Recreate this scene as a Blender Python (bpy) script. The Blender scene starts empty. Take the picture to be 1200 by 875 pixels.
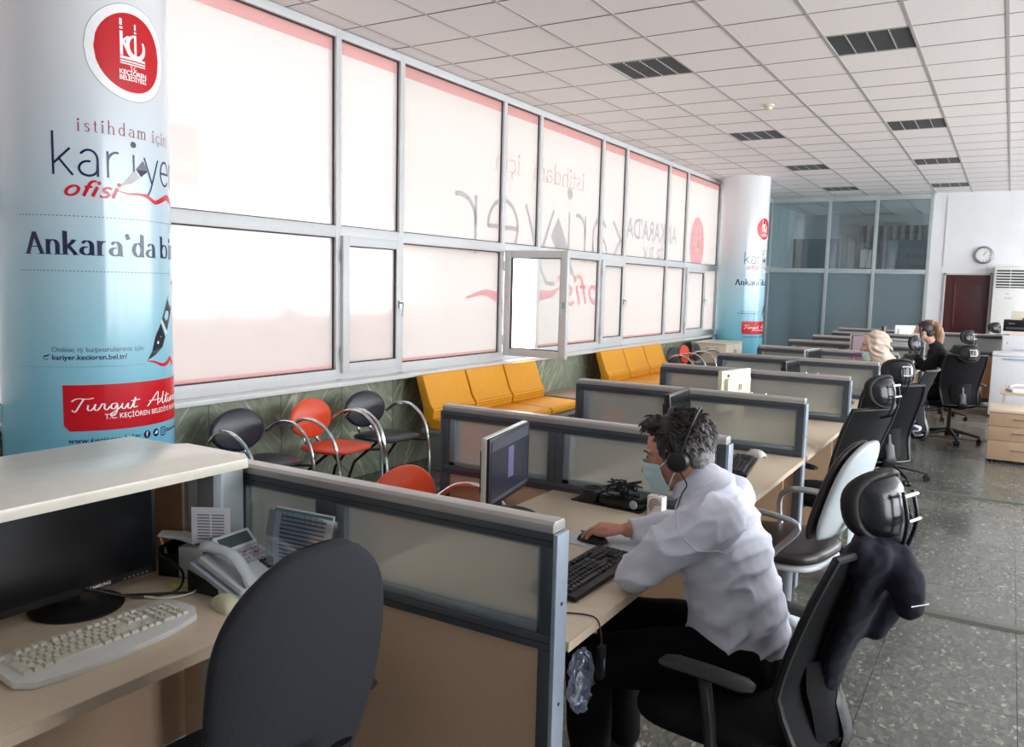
import bpy, bmesh, math, random
from mathutils import Vector, Matrix, Euler
from math import sin, cos, pi, radians
random.seed(7)
SC = bpy.context.scene
COL = SC.collection
# ------------------------------------------------------------------ camera
CH = 1.64
def _cam():
    yaw, pitch, roll = radians(30.962), radians(-6.154), radians(1.430)
    cy, sy, cp, sp, cr, sr = cos(yaw), sin(yaw), cos(pitch), sin(pitch), cos(roll), sin(roll)
    F = Vector((-sy*cp, cy*cp, sp)); R0 = Vector((cy, sy, 0)); U0 = R0.cross(F)
    R = R0*cr + U0*sr; U = -R0*sr + U0*cr
    cam = bpy.data.cameras.new('camera'); cam.sensor_width = 36.0; cam.sensor_fit = 'HORIZONTAL'
    cam.lens = 966.07/1200*36; cam.clip_start = .03; cam.clip_end = 200
    o = bpy.data.objects.new('camera', cam); COL.objects.link(o)
    M = Matrix((R, U, -F)).transposed().to_4x4(); M.translation = Vector((0, 0, CH))
    o.matrix_world = M
    SC.camera = o
_cam()
# ------------------------------------------------------------------ world, daylight, exposure
W = bpy.data.worlds.new('overcast_sky'); SC.world = W; W.use_nodes = True
_b = W.node_tree.nodes['Background']; _b.inputs[0].default_value = (.92, .96, 1.0, 1); _b.inputs[1].default_value = 5.0
SC.view_settings.view_transform = 'Standard'; SC.view_settings.look = 'None'
SC.view_settings.gamma = 1.0; SC.view_settings.use_curve_mapping = False
SC.view_settings.exposure = 1.17
def portal(name, loc, rot, sx, sy):
    l = bpy.data.lights.new(name, 'AREA'); l.shape = 'RECTANGLE'; l.size = sx; l.size_y = sy
    l.cycles.is_portal = True
    o = bpy.data.objects.new(name, l); COL.objects.link(o); o.location = loc; o.rotation_euler = rot
portal('portal_left', (-4.95, 6.6, 2.2), (0, -pi/2, 0), 2.7, 16.8)
portal('portal_right', (4.85, 6.3, 2.0), (0, pi/2, 0), 2.7, 17.0)
# ------------------------------------------------------------------ colour + materials
def L(c):
    c = c/255.
    return c/12.92 if c <= .04045 else ((c+.055)/1.055)**2.4
def rgb(r, g, b): return (L(r), L(g), L(b), 1)
MATS = {}
def mat(name, col, rough=.5, metal=0., var=0., scale=30., bump=0., spec=.5, coat=0., trans=0., stretch=None, emis=None):
    if name in MATS: return MATS[name]
    m = bpy.data.materials.new(name); m.use_nodes = True; nt = m.node_tree; p = nt.nodes['Principled BSDF']
    c = rgb(*col)
    p.inputs['Base Color'].default_value = c; p.inputs['Roughness'].default_value = rough
    p.inputs['Metallic'].default_value = metal; p.inputs['Specular IOR Level'].default_value = spec
    p.inputs['Coat Weight'].default_value = coat; p.inputs['Transmission Weight'].default_value = trans
    if emis: p.inputs['Emission Color'].default_value = rgb(*emis[0]); p.inputs['Emission Strength'].default_value = emis[1]
    tc = nt.nodes.new('ShaderNodeTexCoord'); mp = nt.nodes.new('ShaderNodeMapping')
    nt.links.new(tc.outputs['Object'], mp.inputs[0])
    if stretch: mp.inputs['Scale'].default_value = stretch
    n = nt.nodes.new('ShaderNodeTexNoise'); n.inputs['Scale'].default_value = scale; n.inputs['Detail'].default_value = 4
    nt.links.new(mp.outputs[0], n.inputs['Vector'])
    mr = nt.nodes.new('ShaderNodeMapRange'); mr.inputs[1].default_value = .3; mr.inputs[2].default_value = .7
    v = max(var, .03)
    mr.inputs[3].default_value = 1-v; mr.inputs[4].default_value = 1+v
    nt.links.new(n.outputs['Fac'], mr.inputs[0])
    mx = nt.nodes.new('ShaderNodeVectorMath'); mx.operation = 'SCALE'; mx.inputs[0].default_value = c[:3]
    nt.links.new(mr.outputs[0], mx.inputs['Scale']); nt.links.new(mx.outputs[0], p.inputs['Base Color'])
    if bump:
        b = nt.nodes.new('ShaderNodeBump'); b.inputs['Strength'].default_value = bump; b.inputs['Distance'].default_value = .002
        nt.links.new(n.outputs['Fac'], b.inputs['Height']); nt.links.new(b.outputs[0], p.inputs['Normal'])
    MATS[name] = m
    return m
def mix_mat(name, parts, col2=None):
    """parts: list of (kind, colour, roughness, weight) mixed in order"""
    m = bpy.data.materials.new(name); m.use_nodes = True; nt = m.node_tree
    nt.nodes.remove(nt.nodes['Principled BSDF']); out = nt.nodes['Material Output']
    prev = None; tot = 0
    for kind, col, ro, w in parts:
        s = nt.nodes.new({'transparent': 'ShaderNodeBsdfTransparent', 'translucent': 'ShaderNodeBsdfTranslucent', 'diffuse': 'ShaderNodeBsdfDiffuse',
                          'glossy': 'ShaderNodeBsdfGlossy', 'refraction': 'ShaderNodeBsdfRefraction'}[kind])
        s.inputs['Color'].default_value = rgb(*col)
        if kind in ('glossy', 'refraction'): s.inputs['Roughness'].default_value = ro
        if kind == 'refraction': s.inputs['IOR'].default_value = 1.15
        tot += w
        if prev is None: prev = s
        else:
            mx = nt.nodes.new('ShaderNodeMixShader'); mx.inputs[0].default_value = w/tot
            nt.links.new(prev.outputs[0], mx.inputs[1]); nt.links.new(s.outputs[0], mx.inputs[2]); prev = mx
    nt.links.new(prev.outputs[0], out.inputs['Surface'])
    MATS[name] = m
    return m
# ------------------------------------------------------------------ mesh builder
class MB:
    def __init__(s): s.v = []; s.f = []
    def add(s, vs, fs):
        o = len(s.v); s.v += [Vector(v) for v in vs]; s.f += [tuple(i+o for i in f) for f in fs]; return s
    def box(s, x0, x1, y0, y1, z0, z1, M=None):
        vs = [Vector((x, y, z)) for x in (x0, x1) for y in (y0, y1) for z in (z0, z1)]
        if M: vs = [M @ v for v in vs]
        return s.add(vs, [(0, 1, 3, 2), (4, 6, 7, 5), (0, 4, 5, 1), (2, 3, 7, 6), (0, 2, 6, 4), (1, 5, 7, 3)])
    def cbox(s, c, d, M=None):
        return s.box(c[0]-d[0]/2, c[0]+d[0]/2, c[1]-d[1]/2, c[1]+d[1]/2, c[2]-d[2]/2, c[2]+d[2]/2, M)
    def rings(s, rings, cap=True, close=False):
        n = len(rings[0]); vs = [v for r in rings for v in r]; fs = []
        m = len(rings)
        for i in range(m if close else m-1):
            a = i*n; b = ((i+1) % m)*n
            for j in range(n): fs.append((a+j, a+(j+1) % n, b+(j+1) % n, b+j))
        if cap and not close: fs += [tuple(range(n))[::-1], tuple(range((m-1)*n, m*n))]
        return s.add(vs, fs)
    def cyl(s, p0, p1, r0, r1=None, n=16):
        return s.tube([p0, p1], [r0, r0 if r1 is None else r1], n)
    def tube(s, pts, r, n=8, flat=None, closed=False):
        pts = [Vector(p) for p in pts]; m = len(pts)
        if not hasattr(r, '__len__'): r = [r]*m
        up = None; rg = []
        for i, p in enumerate(pts):
            a = pts[(i-1) % m] if (closed or i > 0) else p; b = pts[(i+1) % m] if (closed or i < m-1) else p
            t = (b-a).normalized()
            if up is None:
                up = Vector(flat) if flat else (Vector((0, 0, 1)) if abs(t.z) < .9 else Vector((1, 0, 0)))
            u = (up - t*up.dot(t))
            if u.length < 1e-6: u = t.orthogonal()
            u.normalize(); w = t.cross(u); up = u
            rr = r[i]; ra, rb = rr if hasattr(rr, '__len__') else (rr, rr)
            rg.append([p + w*(cos(2*pi*k/n)*ra) + u*(sin(2*pi*k/n)*rb) for k in range(n)])
        return s.rings(rg, close=closed)
    def lathe(s, prof, c=(0, 0, 0), n=24, M=None):
        rg = []
        for r, z in prof: rg.append([(M or Matrix()) @ Vector((r*cos(2*pi*k/n), r*sin(2*pi*k/n), z)) + Vector(c) for k in range(n)])
        return s.rings(rg)
    def prism(s, poly, z0, z1, M=None):
        n = len(poly); vs = [Vector((x, y, z0)) for x, y in poly]+[Vector((x, y, z1)) for x, y in poly]
        if M: vs = [M @ v for v in vs]
        return s.add(vs, [tuple(range(n))[::-1], tuple(range(n, 2*n))]+[(i, (i+1) % n, (i+1) % n+n, i+n) for i in range(n)])
    def ell(s, c, r, M=None, nu=20, nv=12):
        rg = []
        c = Vector(c)
        for j in range(1, nv):
            t = pi*j/nv
            rg.append([c + (M or Matrix()) @ Vector((r[0]*sin(t)*cos(2*pi*k/nu), r[1]*sin(t)*sin(2*pi*k/nu), -r[2]*cos(t))) for k in range(nu)])
        vs = [v for q in rg for v in q]; top = len(vs); vs += [c+(M or Matrix()) @ Vector((0, 0, -r[2])), c+(M or Matrix()) @ Vector((0, 0, r[2]))]; fs = []
        for i in range(len(rg)-1):
            for k in range(nu): fs.append((i*nu+k, i*nu+(k+1) % nu, (i+1)*nu+(k+1) % nu, (i+1)*nu+k))
        e = (len(rg)-1)*nu
        for k in range(nu): fs += [(top, (k+1) % nu, k), (top+1, e+k, e+(k+1) % nu)]
        return s.add(vs, fs)
    def grid(s, fn, nu, nv, thick=None):
        P = [[Vector(fn(i/(nu-1), j/(nv-1))) for j in range(nv)] for i in range(nu)]
        vs = [p for r in P for p in r]; fs = [(i*nv+j, (i+1)*nv+j, (i+1)*nv+j+1, i*nv+j+1) for i in range(nu-1) for j in range(nv-1)]
        if thick:
            N = []
            for i in range(nu):
                for j in range(nv):
                    a = P[min(i+1, nu-1)][j]-P[max(i-1, 0)][j]; b = P[i][min(j+1, nv-1)]-P[i][max(j-1, 0)]
                    N.append(a.cross(b).normalized())
            k = len(vs); vs = vs + [v - nn*thick for v, nn in zip(vs, N)]
            fs = fs + [tuple(q+k for q in f[::-1]) for f in fs]
            for i in range(nu-1):
                for j in (0, nv-1):
                    a, b = i*nv+j, (i+1)*nv+j; fs.append((a, a+k, b+k, b) if j == 0 else (a, b, b+k, a+k))
            for j in range(nv-1):
                for i in (0, nu-1):
                    a, b = i*nv+j, i*nv+j+1; fs.append((a, b, b+k, a+k) if i == 0 else (a, a+k, b+k, b))
        return s.add(vs, fs)
    def build(s, name, m, parent=None, bevel=0., seg=2, smooth=True, ang=35, fix=True):
        me = bpy.data.meshes.new(name); me.from_pydata([tuple(v) for v in s.v], [], s.f); me.validate()
        if fix:
            bm = bmesh.new(); bm.from_mesh(me)
            if bevel:
                bmesh.ops.recalc_face_normals(bm, faces=bm.faces)
                es = [e for e in bm.edges if len(e.link_faces) == 2 and e.calc_face_angle(0) > radians(30)]
                bmesh.ops.bevel(bm, geom=es, offset=bevel, segments=seg, profile=.6, affect='EDGES', clamp_overlap=True)
            bmesh.ops.recalc_face_normals(bm, faces=bm.faces); bm.to_mesh(me); bm.free()
        if smooth:
            for p in me.polygons: p.use_smooth = True
            me.set_sharp_from_angle(angle=radians(ang))
        ms = m if isinstance(m, (list, tuple)) else [m]
        for q in ms: me.materials.append(q)
        o = bpy.data.objects.new(name, me); COL.objects.link(o)
        if parent: o.parent = parent
        return o
def tag(o, label=None, cat=None, group=None, kind=None):
    if label: o['label'] = label
    if cat: o['category'] = cat
    if group: o['group'] = group
    if kind: o['kind'] = kind
    return o
def thing(name, label, cat, loc=(0, 0, 0), rz=0, group=None, rot=None):
    o = bpy.data.objects.new(name, None); COL.objects.link(o); o.empty_display_size = .1
    o.location = loc; o.rotation_euler = rot or (0, 0, rz)
    return tag(o, label, cat, group)
def struct_empty(name, loc=(0, 0, 0)):
    o = bpy.data.objects.new(name, None); COL.objects.link(o); o.location = loc; o['kind'] = 'structure'; return o
def copy_tree(o, loc=None, rz=None, label=None, group=None, parent=None):
    c = o.copy(); COL.objects.link(c); c.parent = parent
    if loc is not None: c.location = loc
    if rz is not None: c.rotation_euler = (0, 0, rz)
    if label: c['label'] = label
    if group: c['group'] = group
    for ch in [q for q in list(COL.objects) if q.parent == o]: copy_tree(ch, parent=c)
    return c
def smoothpts(pts, sub=6, closed=False):
    pts = [Vector(p) if len(p) == 3 else Vector((p[0], p[1], 0)) for p in pts]; n = len(pts); out = []
    rng = range(n if closed else n-1)
    for i in rng:
        p1 = pts[i]; p2 = pts[(i+1) % n]
        p0 = pts[(i-1) % n] if (closed or i > 0) else p1*2-p2
        p3 = pts[(i+2) % n] if (closed or i < n-2) else p2*2-p1
        for k in range(sub):
            t = k/sub
            out.append(.5*((2*p1)+(p2-p0)*t+(2*p0-5*p1+4*p2-p3)*t*t+(3*p1-p0-3*p2+p3)*t**3))
    if not closed: out.append(pts[-1])
    return out
# ------------------------------------------------------------------ lettering
_font_cache = {}
def text_mesh(txt, bold=0., shear=0., spacing=1.):
    """(verts2d, faces, width) of a line of text, cap height about .7"""
    cu = bpy.data.curves.new('lettering', 'FONT'); cu.body = txt; cu.offset = bold; cu.shear = shear; cu.space_character = spacing
    cu.resolution_u = 3
    o = bpy.data.objects.new('lettering', cu); COL.objects.link(o)
    dg = bpy.context.evaluated_depsgraph_get(); dg.update()
    me = o.evaluated_get(dg).to_mesh()
    vs = [(v.co.x, v.co.y) for v in me.vertices]; fs = [tuple(p.vertices) for p in me.polygons]
    o.evaluated_get(dg).to_mesh_clear(); bpy.data.objects.remove(o); bpy.data.curves.remove(cu)
    return vs, fs
def put_text(mb, fn, txt, x0, x1, y, h=None, bold=0., shear=0., spacing=1., center=False, lift=0.):
    """fn(s, z, lift) -> point.  Text runs x0..x1 at baseline y; h scales height (em size), default keeps proportion"""
    vs, fs = text_mesh(txt, bold, shear, spacing)
    if not vs: return
    a = min(v[0] for v in vs); b = max(v[0] for v in vs); k = (x1-x0)/(b-a); kh = h if h else k
    mb.add([fn(x0+(v[0]-a)*k, y+v[1]*kh, lift) for v in vs], fs)
def E_(cx, cy, rx, ry, a0=0, a1=360, n=20):
    return [(cx+rx*cos(radians(a0+(a1-a0)*i/n)), cy+ry*sin(radians(a0+(a1-a0)*i/n))) for i in range(n+1)]
# skeleton glyphs: advance, strokes, dots, serifs   (x-height 1)
GL = {
 'a': (.95, [[(.12, .82)]+E_(.4, .62, .3, .36, 120, 0, 10)+[(.7, 0)], E_(.38, .29, .31, .27, 75, 360, 16)+[(.69, .45)]], [], [(.78, 0, .2)]),
 'b': (.95, [[(.1, 1.6), (.1, 0)], E_(.42, .5, .32, .48, 170, -170, 16)], [], [(.05, 1.6, .2)]),
 'd': (1., [[(.75, 1.6), (.75, 0)], E_(.42, .5, .33, .48, 10, 350, 16)], [], [(.68, 1.6, .2), (.82, 0, .2)]),
 'e': (.9, [[(.1, .52), (.74, .52)]+E_(.42, .52, .33, .48, 0, 320, 18)], [], []),
 'f': (.55, [[(.2, 0), (.2, 1.2)]+E_(.42, 1.25, .22, .3, 180, 60, 8), [(0, .95), (.45, .95)]], [], [(.2, 0, .35)]),
 'h': (.95, [[(.1, 0), (.1, 1.6)], [(.1, .6)]+E_(.4, .62, .3, .36, 160, 0, 10)+[(.7, 0)]], [], [(.05, 1.6, .2), (.1, 0, .36), (.7, 0, .36)]),
 'i': (.38, [[(.12, 0), (.12, 1)]], [(.12, 1.38, .13)], [(.07, 1, .2), (.12, 0, .36)]),
 'k': (.9, [[(.1, 0), (.1, 1.6)], [(.68, 1), (.12, .42)], [(.3, .6), (.76, 0)]], [], [(.05, 1.6, .2), (.1, 0, .36), (.62, 1, .3), (.76, 0, .3)]),
 'm': (1.45, [[(.1, 0), (.1, 1)], [(.1, .6)]+E_(.36, .64, .26, .34, 160, 0, 10)+[(.62, 0)], [(.62, .6)]+E_(.9, .64, .28, .34, 160, 0, 10)+[(1.18, 0)]], [], [(.05, 1, .2), (.1, 0, .32), (.62, 0, .32), (1.18, 0, .32)]),
 'n': (.95, [[(.1, 0), (.1, 1)], [(.1, .6)]+E_(.4, .62, .3, .36, 160, 0, 10)+[(.7, 0)]], [], [(.05, 1, .2), (.1, 0, .36), (.7, 0, .36)]),
 'r': (.62, [[(.1, 0), (.1, 1)], [(.1, .5)]+E_(.42, .56, .32, .42, 170, 75, 8)], [], [(.05, 1, .2), (.12, 0, .4)]),
 's': (.72, [[(.58, .84), (.45, .97), (.25, .97), (.12, .82), (.18, .62), (.45, .48), (.6, .3), (.52, .06), (.3, 0), (.08, .12)]], [], []),
 't': (.6, [[(.22, 1.35), (.22, .25)]+E_(.4, .22, .18, .2, 180, 290, 6), [(0, .95), (.46, .95)]], [], []),
 'y': (.85, [[(.04, 1), (.4, .02)], [(.76, 1), (.34, -.2), (.2, -.46), (-.02, -.46)]], [], [(.04, 1, .3), (.76, 1, .26)]),
 'ç': (.85, [E_(.42, .5, .33, .48, 45, 315, 16), [(.4, 0), (.46, -.2), (.34, -.34), (.24, -.3)]], [], []),
 'o': (.95, [E_(.42, .5, .33, .48, 0, 360, 20)], [], []),
 'A': (1.25, [[(.08, 0), (.55, 1.5)], [(.55, 1.5), (1.08, 0)], [(.25, .5), (.9, .5)]], [], [(.08, 0, .4), (1.08, 0, .5)]),
 "'": (.4, [[(.08, 1.6), (.2, 1.2)]], [], []),
 ' ': (.5, [], [], []),
}
def ribbon(mb, fn, pts, wfn, lift):
    n = len(pts)
    if n < 2: return
    lf = []; rt = []
    for i, (x, y) in enumerate(pts):
        ax, ay = pts[max(i-1, 0)]; bx, by = pts[min(i+1, n-1)]; dx, dy = bx-ax, by-ay; l = math.hypot(dx, dy) or 1
        dx /= l; dy /= l; w = wfn(dx, dy, i/(n-1))/2
        lf.append((x-dy*w, y+dx*w)); rt.append((x+dy*w, y-dx*w))
    mb.add([fn(a, b, lift) for a, b in lf]+[fn(a, b, lift) for a, b in rt], [(i, i+1, n+i+1, n+i) for i in range(n-1)])
def disc(mb, fn, x, y, rx, ry=None, lift=0., n=28, a0=0, a1=360):
    ry = ry or rx
    mb.add([fn(x, y, lift)]+[fn(x+rx*cos(radians(a0+(a1-a0)*k/n)), y+ry*sin(radians(a0+(a1-a0)*k/n)), lift) for k in range(n+1)], [(0, k+1, k+2) for k in range(n)])
def resample(pts, d):
    out = [pts[0]]
    for a, b in zip(pts, pts[1:]):
        m = max(1, int(math.hypot(b[0]-a[0], b[1]-a[1])/d))
        out += [(a[0]+(b[0]-a[0])*k/m, a[1]+(b[1]-a[1])*k/m) for k in range(1, m+1)]
    return out
def skel_text(mb, fn, txt, x0, x1, y, xh, w=.1, thin=1., serif=0., slant=0., lift=0., track=0., yofs=None):
    """stroke lettering: xh = x-height in metres, w = stroke width in x-heights, thin = width ratio of horizontal strokes"""
    tot = sum(GL[c][0]+track for c in txt)-track; k = (x1-x0)/tot; cx = 0; lf = lift
    for ci, c in enumerate(txt):
        adv, st, dots, ser = GL[c]
        def P(p): return (x0+(cx+p[0]+p[1]*slant)*k, y+p[1]*xh+(yofs(x0+cx*k) if yofs else 0))
        ww = w*xh
        for s_ in st:
            lf += 5e-5
            pts = resample([P(p) for p in s_], .25*xh)
            ribbon(mb, fn, pts, lambda dx, dy, t: ww*(thin+(1-thin)*abs(dy)**1.2), lf)
        for dx_, dy_, r in dots:
            q = P((dx_, dy_)); disc(mb, fn, q[0], q[1], r*xh*.75+ww*.3, lift=lf, n=12)
        if serif:
            for sx, sy, sw in ser:
                a = P((sx-sw/2*1.3, sy)); b = P((sx+sw/2*1.3, sy)); ribbon(mb, fn, [a, b], lambda dx, dy, t: serif*xh, lf+3e-5)
        cx += adv+track
# ================================================================== materials used all over
alu = mat('aluminium_white', (200, 202, 202), .4, 0, .02)
alu_g = mat('aluminium_grey', (176, 180, 180), .38, .35, .03)
seal = mat('rubber_seal', (40, 32, 34), .6)
plaster = mat('white_plaster', (226, 226, 228), .8, 0, .015, 3)
dark_part = mat('dark_grey_frame', (74, 80, 86), .38, .25, .04, 12)
part_cap = mat('light_rail', (178, 174, 170), .32, .35, .03)
post_cov = mat('post_cover', (156, 168, 182), .35, .25, .03)
bead = mat('glazing_bead', (132, 144, 150), .35, .4, .03)
chrome = mat('chrome', (215, 218, 220), .12, 1.)
blackpl = mat('black_plastic', (15, 16, 18), .42, 0, .1, 40)
blackgl = mat('black_gloss', (11, 12, 14), .16)
greypl = mat('grey_plastic', (160, 168, 176), .4)
whitepl = mat('white_plastic', (226, 226, 222), .35)
# ================================================================== shell
def floor_mat(name, joints):
    m = bpy.data.materials.new(name); m.use_nodes = True; nt = m.node_tree; p = nt.nodes['Principled BSDF']
    g = nt.nodes.new('ShaderNodeNewGeometry')
    n1 = nt.nodes.new('ShaderNodeTexVoronoi'); n1.inputs['Scale'].default_value = 75
    ns = nt.nodes.new('ShaderNodeTexNoise'); ns.inputs['Scale'].default_value = 14; ns.inputs['Detail'].default_value = 2
    mpn = nt.nodes.new('ShaderNodeVectorMath'); mpn.operation = 'MULTIPLY_ADD'; mpn.inputs[1].default_value = (.06, .06, .06)
    nt.links.new(g.outputs['Position'], ns.inputs['Vector']); nt.links.new(ns.outputs['Color'], mpn.inputs[0]); nt.links.new(g.outputs['Position'], mpn.inputs[2])
    mp = nt.nodes.new('ShaderNodeMapping'); mp.inputs['Rotation'].default_value = (0, 0, .5); mp.inputs['Scale'].default_value = (1, .45, 1)
    nt.links.new(mpn.outputs[0], mp.inputs[0]); nt.links.new(mp.outputs[0], n1.inputs['Vector'])
    sp = nt.nodes.new('ShaderNodeSeparateColor'); nt.links.new(n1.outputs['Color'], sp.inputs[0])
    r = nt.nodes.new('ShaderNodeValToRGB'); cr = r.color_ramp
    cr.elements[0].position = 0; cr.elements[0].color = rgb(84, 86, 82); cr.elements[1].position = .5; cr.elements[1].color = rgb(96, 98, 92)
    for pos, c in ((.8, (106, 107, 100)), (.94, (118, 118, 110)), (.99, (150, 148, 136))):
        e = cr.elements.new(pos); e.color = rgb(*c)
    nt.links.new(sp.outputs[0], r.inputs[0])
    n2 = nt.nodes.new('ShaderNodeTexNoise'); n2.inputs['Scale'].default_value = 1.3; n2.inputs['Detail'].default_value = 5
    nt.links.new(g.outputs['Position'], n2.inputs['Vector'])
    mr = nt.nodes.new('ShaderNodeMapRange'); mr.inputs[1].default_value = .35; mr.inputs[2].default_value = .65; mr.inputs[3].default_value = .84; mr.inputs[4].default_value = 1.12
    nt.links.new(n2.outputs['Fac'], mr.inputs[0])
    mx = nt.nodes.new('ShaderNodeVectorMath'); mx.operation = 'SCALE'; nt.links.new(r.outputs[0], mx.inputs[0]); nt.links.new(mr.outputs[0], mx.inputs['Scale'])
    src = mx.outputs[0]
    if joints:
        br = nt.nodes.new('ShaderNodeTexBrick'); br.offset = 0; br.inputs['Scale'].default_value = 1; br.inputs['Mortar Size'].default_value = .004
        br.inputs['Brick Width'].default_value = .54; br.inputs['Row Height'].default_value = .5
        mp2 = nt.nodes.new('ShaderNodeMapping'); mp2.inputs['Location'].default_value = (-.145, -.17, 0); nt.links.new(g.outputs['Position'], mp2.inputs[0]); nt.links.new(mp2.outputs[0], br.inputs['Vector'])
        mm = nt.nodes.new('ShaderNodeMix'); mm.data_type = 'RGBA'; mm.inputs[7].default_value = rgb(60, 62, 58)
        nt.links.new(br.outputs['Fac'], mm.inputs[0]); nt.links.new(src, mm.inputs[6]); src = mm.outputs[2]
    nt.links.new(src, p.inputs['Base Color']); p.inputs['Roughness'].default_value = .2; p.inputs['Specular IOR Level'].default_value = .55
    rr = nt.nodes.new('ShaderNodeMapRange'); rr.inputs[1].default_value = .3; rr.inputs[2].default_value = .7; rr.inputs[3].default_value = .14; rr.inputs[4].default_value = .32
    nt.links.new(n2.outputs['Fac'], rr.inputs[0]); nt.links.new(rr.outputs[0], p.inputs['Roughness'])
    return m
f_tile = floor_mat('terrazzo_tile', False); f_base = floor_mat('terrazzo_joined', True)
YB = 17.75
fl = MB().box(-4.8, 4.8, -3.6, 23, -.2, -.002).build('floor', f_base); tag(fl, kind='structure')
me0 = None
for i in range(5):
    for j in range(34):
        x0 = -1.475+.54*i; y0 = .67+.5*j
        if me0 is None:
            t = MB().box(0, .5365, 0, .4965, 0, .004).build('floor_tile', f_tile, fl, smooth=False); me0 = t.data
        else:
            t = bpy.data.objects.new('floor_tile', me0); COL.objects.link(t); t.parent = fl
        t.location = (x0+.0018, y0+.0018, -.003 + random.uniform(-.0004, .0004))
strip_m = mat('cable_strip', (96, 100, 90), .35, .2, .05)
for k, y in enumerate((4.67, 7.62, 10.72, 13.8)):
    sx1 = 4.6
    s = MB().prism([(-.045, 0), (.045, 0), (.03, .012), (-.03, .012)], -.95, sx1, Matrix(((0, 0, 1, 0), (1, 0, 0, 0), (0, 1, 0, 0), (0, 0, 0, 1)))).build('trim_%d' % (k+1), strip_m)
    s.location = (0, y, 0.0012); tag(s, kind='structure')
# --- marble dado under the windows
def marble(name, sgn):
    m = bpy.data.materials.new(name); m.use_nodes = True; nt = m.node_tree; p = nt.nodes['Principled BSDF']
    tc = nt.nodes.new('ShaderNodeTexCoord'); mp = nt.nodes.new('ShaderNodeMapping'); mp.inputs['Scale'].default_value = (1, .8, 4.5)
    m0_ = nt.nodes.new('ShaderNodeMapping'); m0_.inputs['Rotation'].default_value = (sgn*radians(50), 0, 0); nt.links.new(tc.outputs['Object'], m0_.inputs[0]); nt.links.new(m0_.outputs[0], mp.inputs[0])
    n = nt.nodes.new('ShaderNodeTexNoise'); n.inputs['Scale'].default_value = 3.2; n.inputs['Detail'].default_value = 9; n.inputs['Distortion'].default_value = .9
    nt.links.new(mp.outputs[0], n.inputs['Vector'])
    r = nt.nodes.new('ShaderNodeValToRGB'); cr = r.color_ramp
    cr.elements[0].position = .3; cr.elements[0].color = rgb(114, 124, 106); cr.elements[1].position = .72; cr.elements[1].color = rgb(168, 176, 156)
    for pos, c in ((.42, (138, 148, 128)), (.5, (154, 163, 143)), (.53, (132, 144, 124)), (.6, (166, 174, 154)), (.64, (196, 202, 184))):
        e = cr.elements.new(pos); e.color = rgb(*c)
    nt.links.new(n.outputs['Fac'], r.inputs[0]); nt.links.new(r.outputs[0], p.inputs['Base Color']); p.inputs['Roughness'].default_value = .28
    return m
mbl = [marble('green_marble_a', 1), marble('green_marble_b', -1)]
wl = MB().box(-4.8, -4.61, -3.6, YB+.2, 0, .81)
wl.box(-4.8, -4.6, -3.6, YB+.2, 3.555, 3.75); wl.box(-4.8, -4.6, 14.75, YB+.2, .81, 3.56); wl.box(-4.8, -4.6, -3.6, .8, .81, 3.56)
wl = wl.build('wall_left', plaster, smooth=False); tag(wl, kind='structure')
k = 0; y = 1.08
slabs = {}
while y < 14.6:
    q = k % 2
    if q not in slabs:
        o = MB().box(0, .012, .0025, .6475, 0, .806).build('marble_slab', mbl[q], wl, smooth=False); slabs[q] = o.data
    else:
        o = bpy.data.objects.new('marble_slab', slabs[q]); COL.objects.link(o); o.parent = wl
    o.location = (-4.61, y, 0); y += .65; k += 1
sill = MB().box(-4.62, -4.43, -3.4, 14.75, .812, .845).build('trim_5', mat('sill_stone', (214, 215, 214), .35, 0, .04, 8), bevel=.004)
tag(sill, kind='structure')
# --- window bays: aluminium frames with printed see-through film
clearg = mix_mat('clear_glass', [('transparent', (250, 252, 252), 0, .93), ('glossy', (255, 255, 255), .03, .07)])
film_l = mix_mat('thin_film_glass', [('transparent', (255, 250, 248), 0, .15), ('translucent', (146, 144, 143), 0, .75), ('glossy', (255, 255, 255), .08, .05), ('diffuse', (240, 235, 232), 0, .05)])
film_d = mix_mat('printed_film_glass', [('transparent', (255, 252, 250), 0, .05), ('translucent', (163, 161, 159), 0, .85), ('glossy', (255, 255, 255), .15, .03), ('diffuse', (240, 235, 232), 0, .07)])
film_pink = mix_mat('film_pink_border', [('transparent', (255, 232, 232), 0, .72), ('translucent', (255, 225, 225), 0, .26), ('diffuse', (240, 200, 200), 0, .02)])
film_grey = mix_mat('film_grey_print', [('transparent', (215, 215, 220), 0, .45), ('translucent', (205, 203, 207), 0, .45), ('diffuse', (190, 190, 195), 0, .1)])
film_red = mix_mat('film_red_print', [('transparent', (250, 195, 200), 0, .32), ('translucent', (246, 196, 200), 0, .63), ('diffuse', (230, 170, 175), 0, .1)])
XW = -4.6
ys = [.8, 2.44, 3.22, 4.91, 5.69, 7.365, 8.13, 9.755, 10.52, 12.15, 12.99, 14.70]
ZT = 2.02
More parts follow.
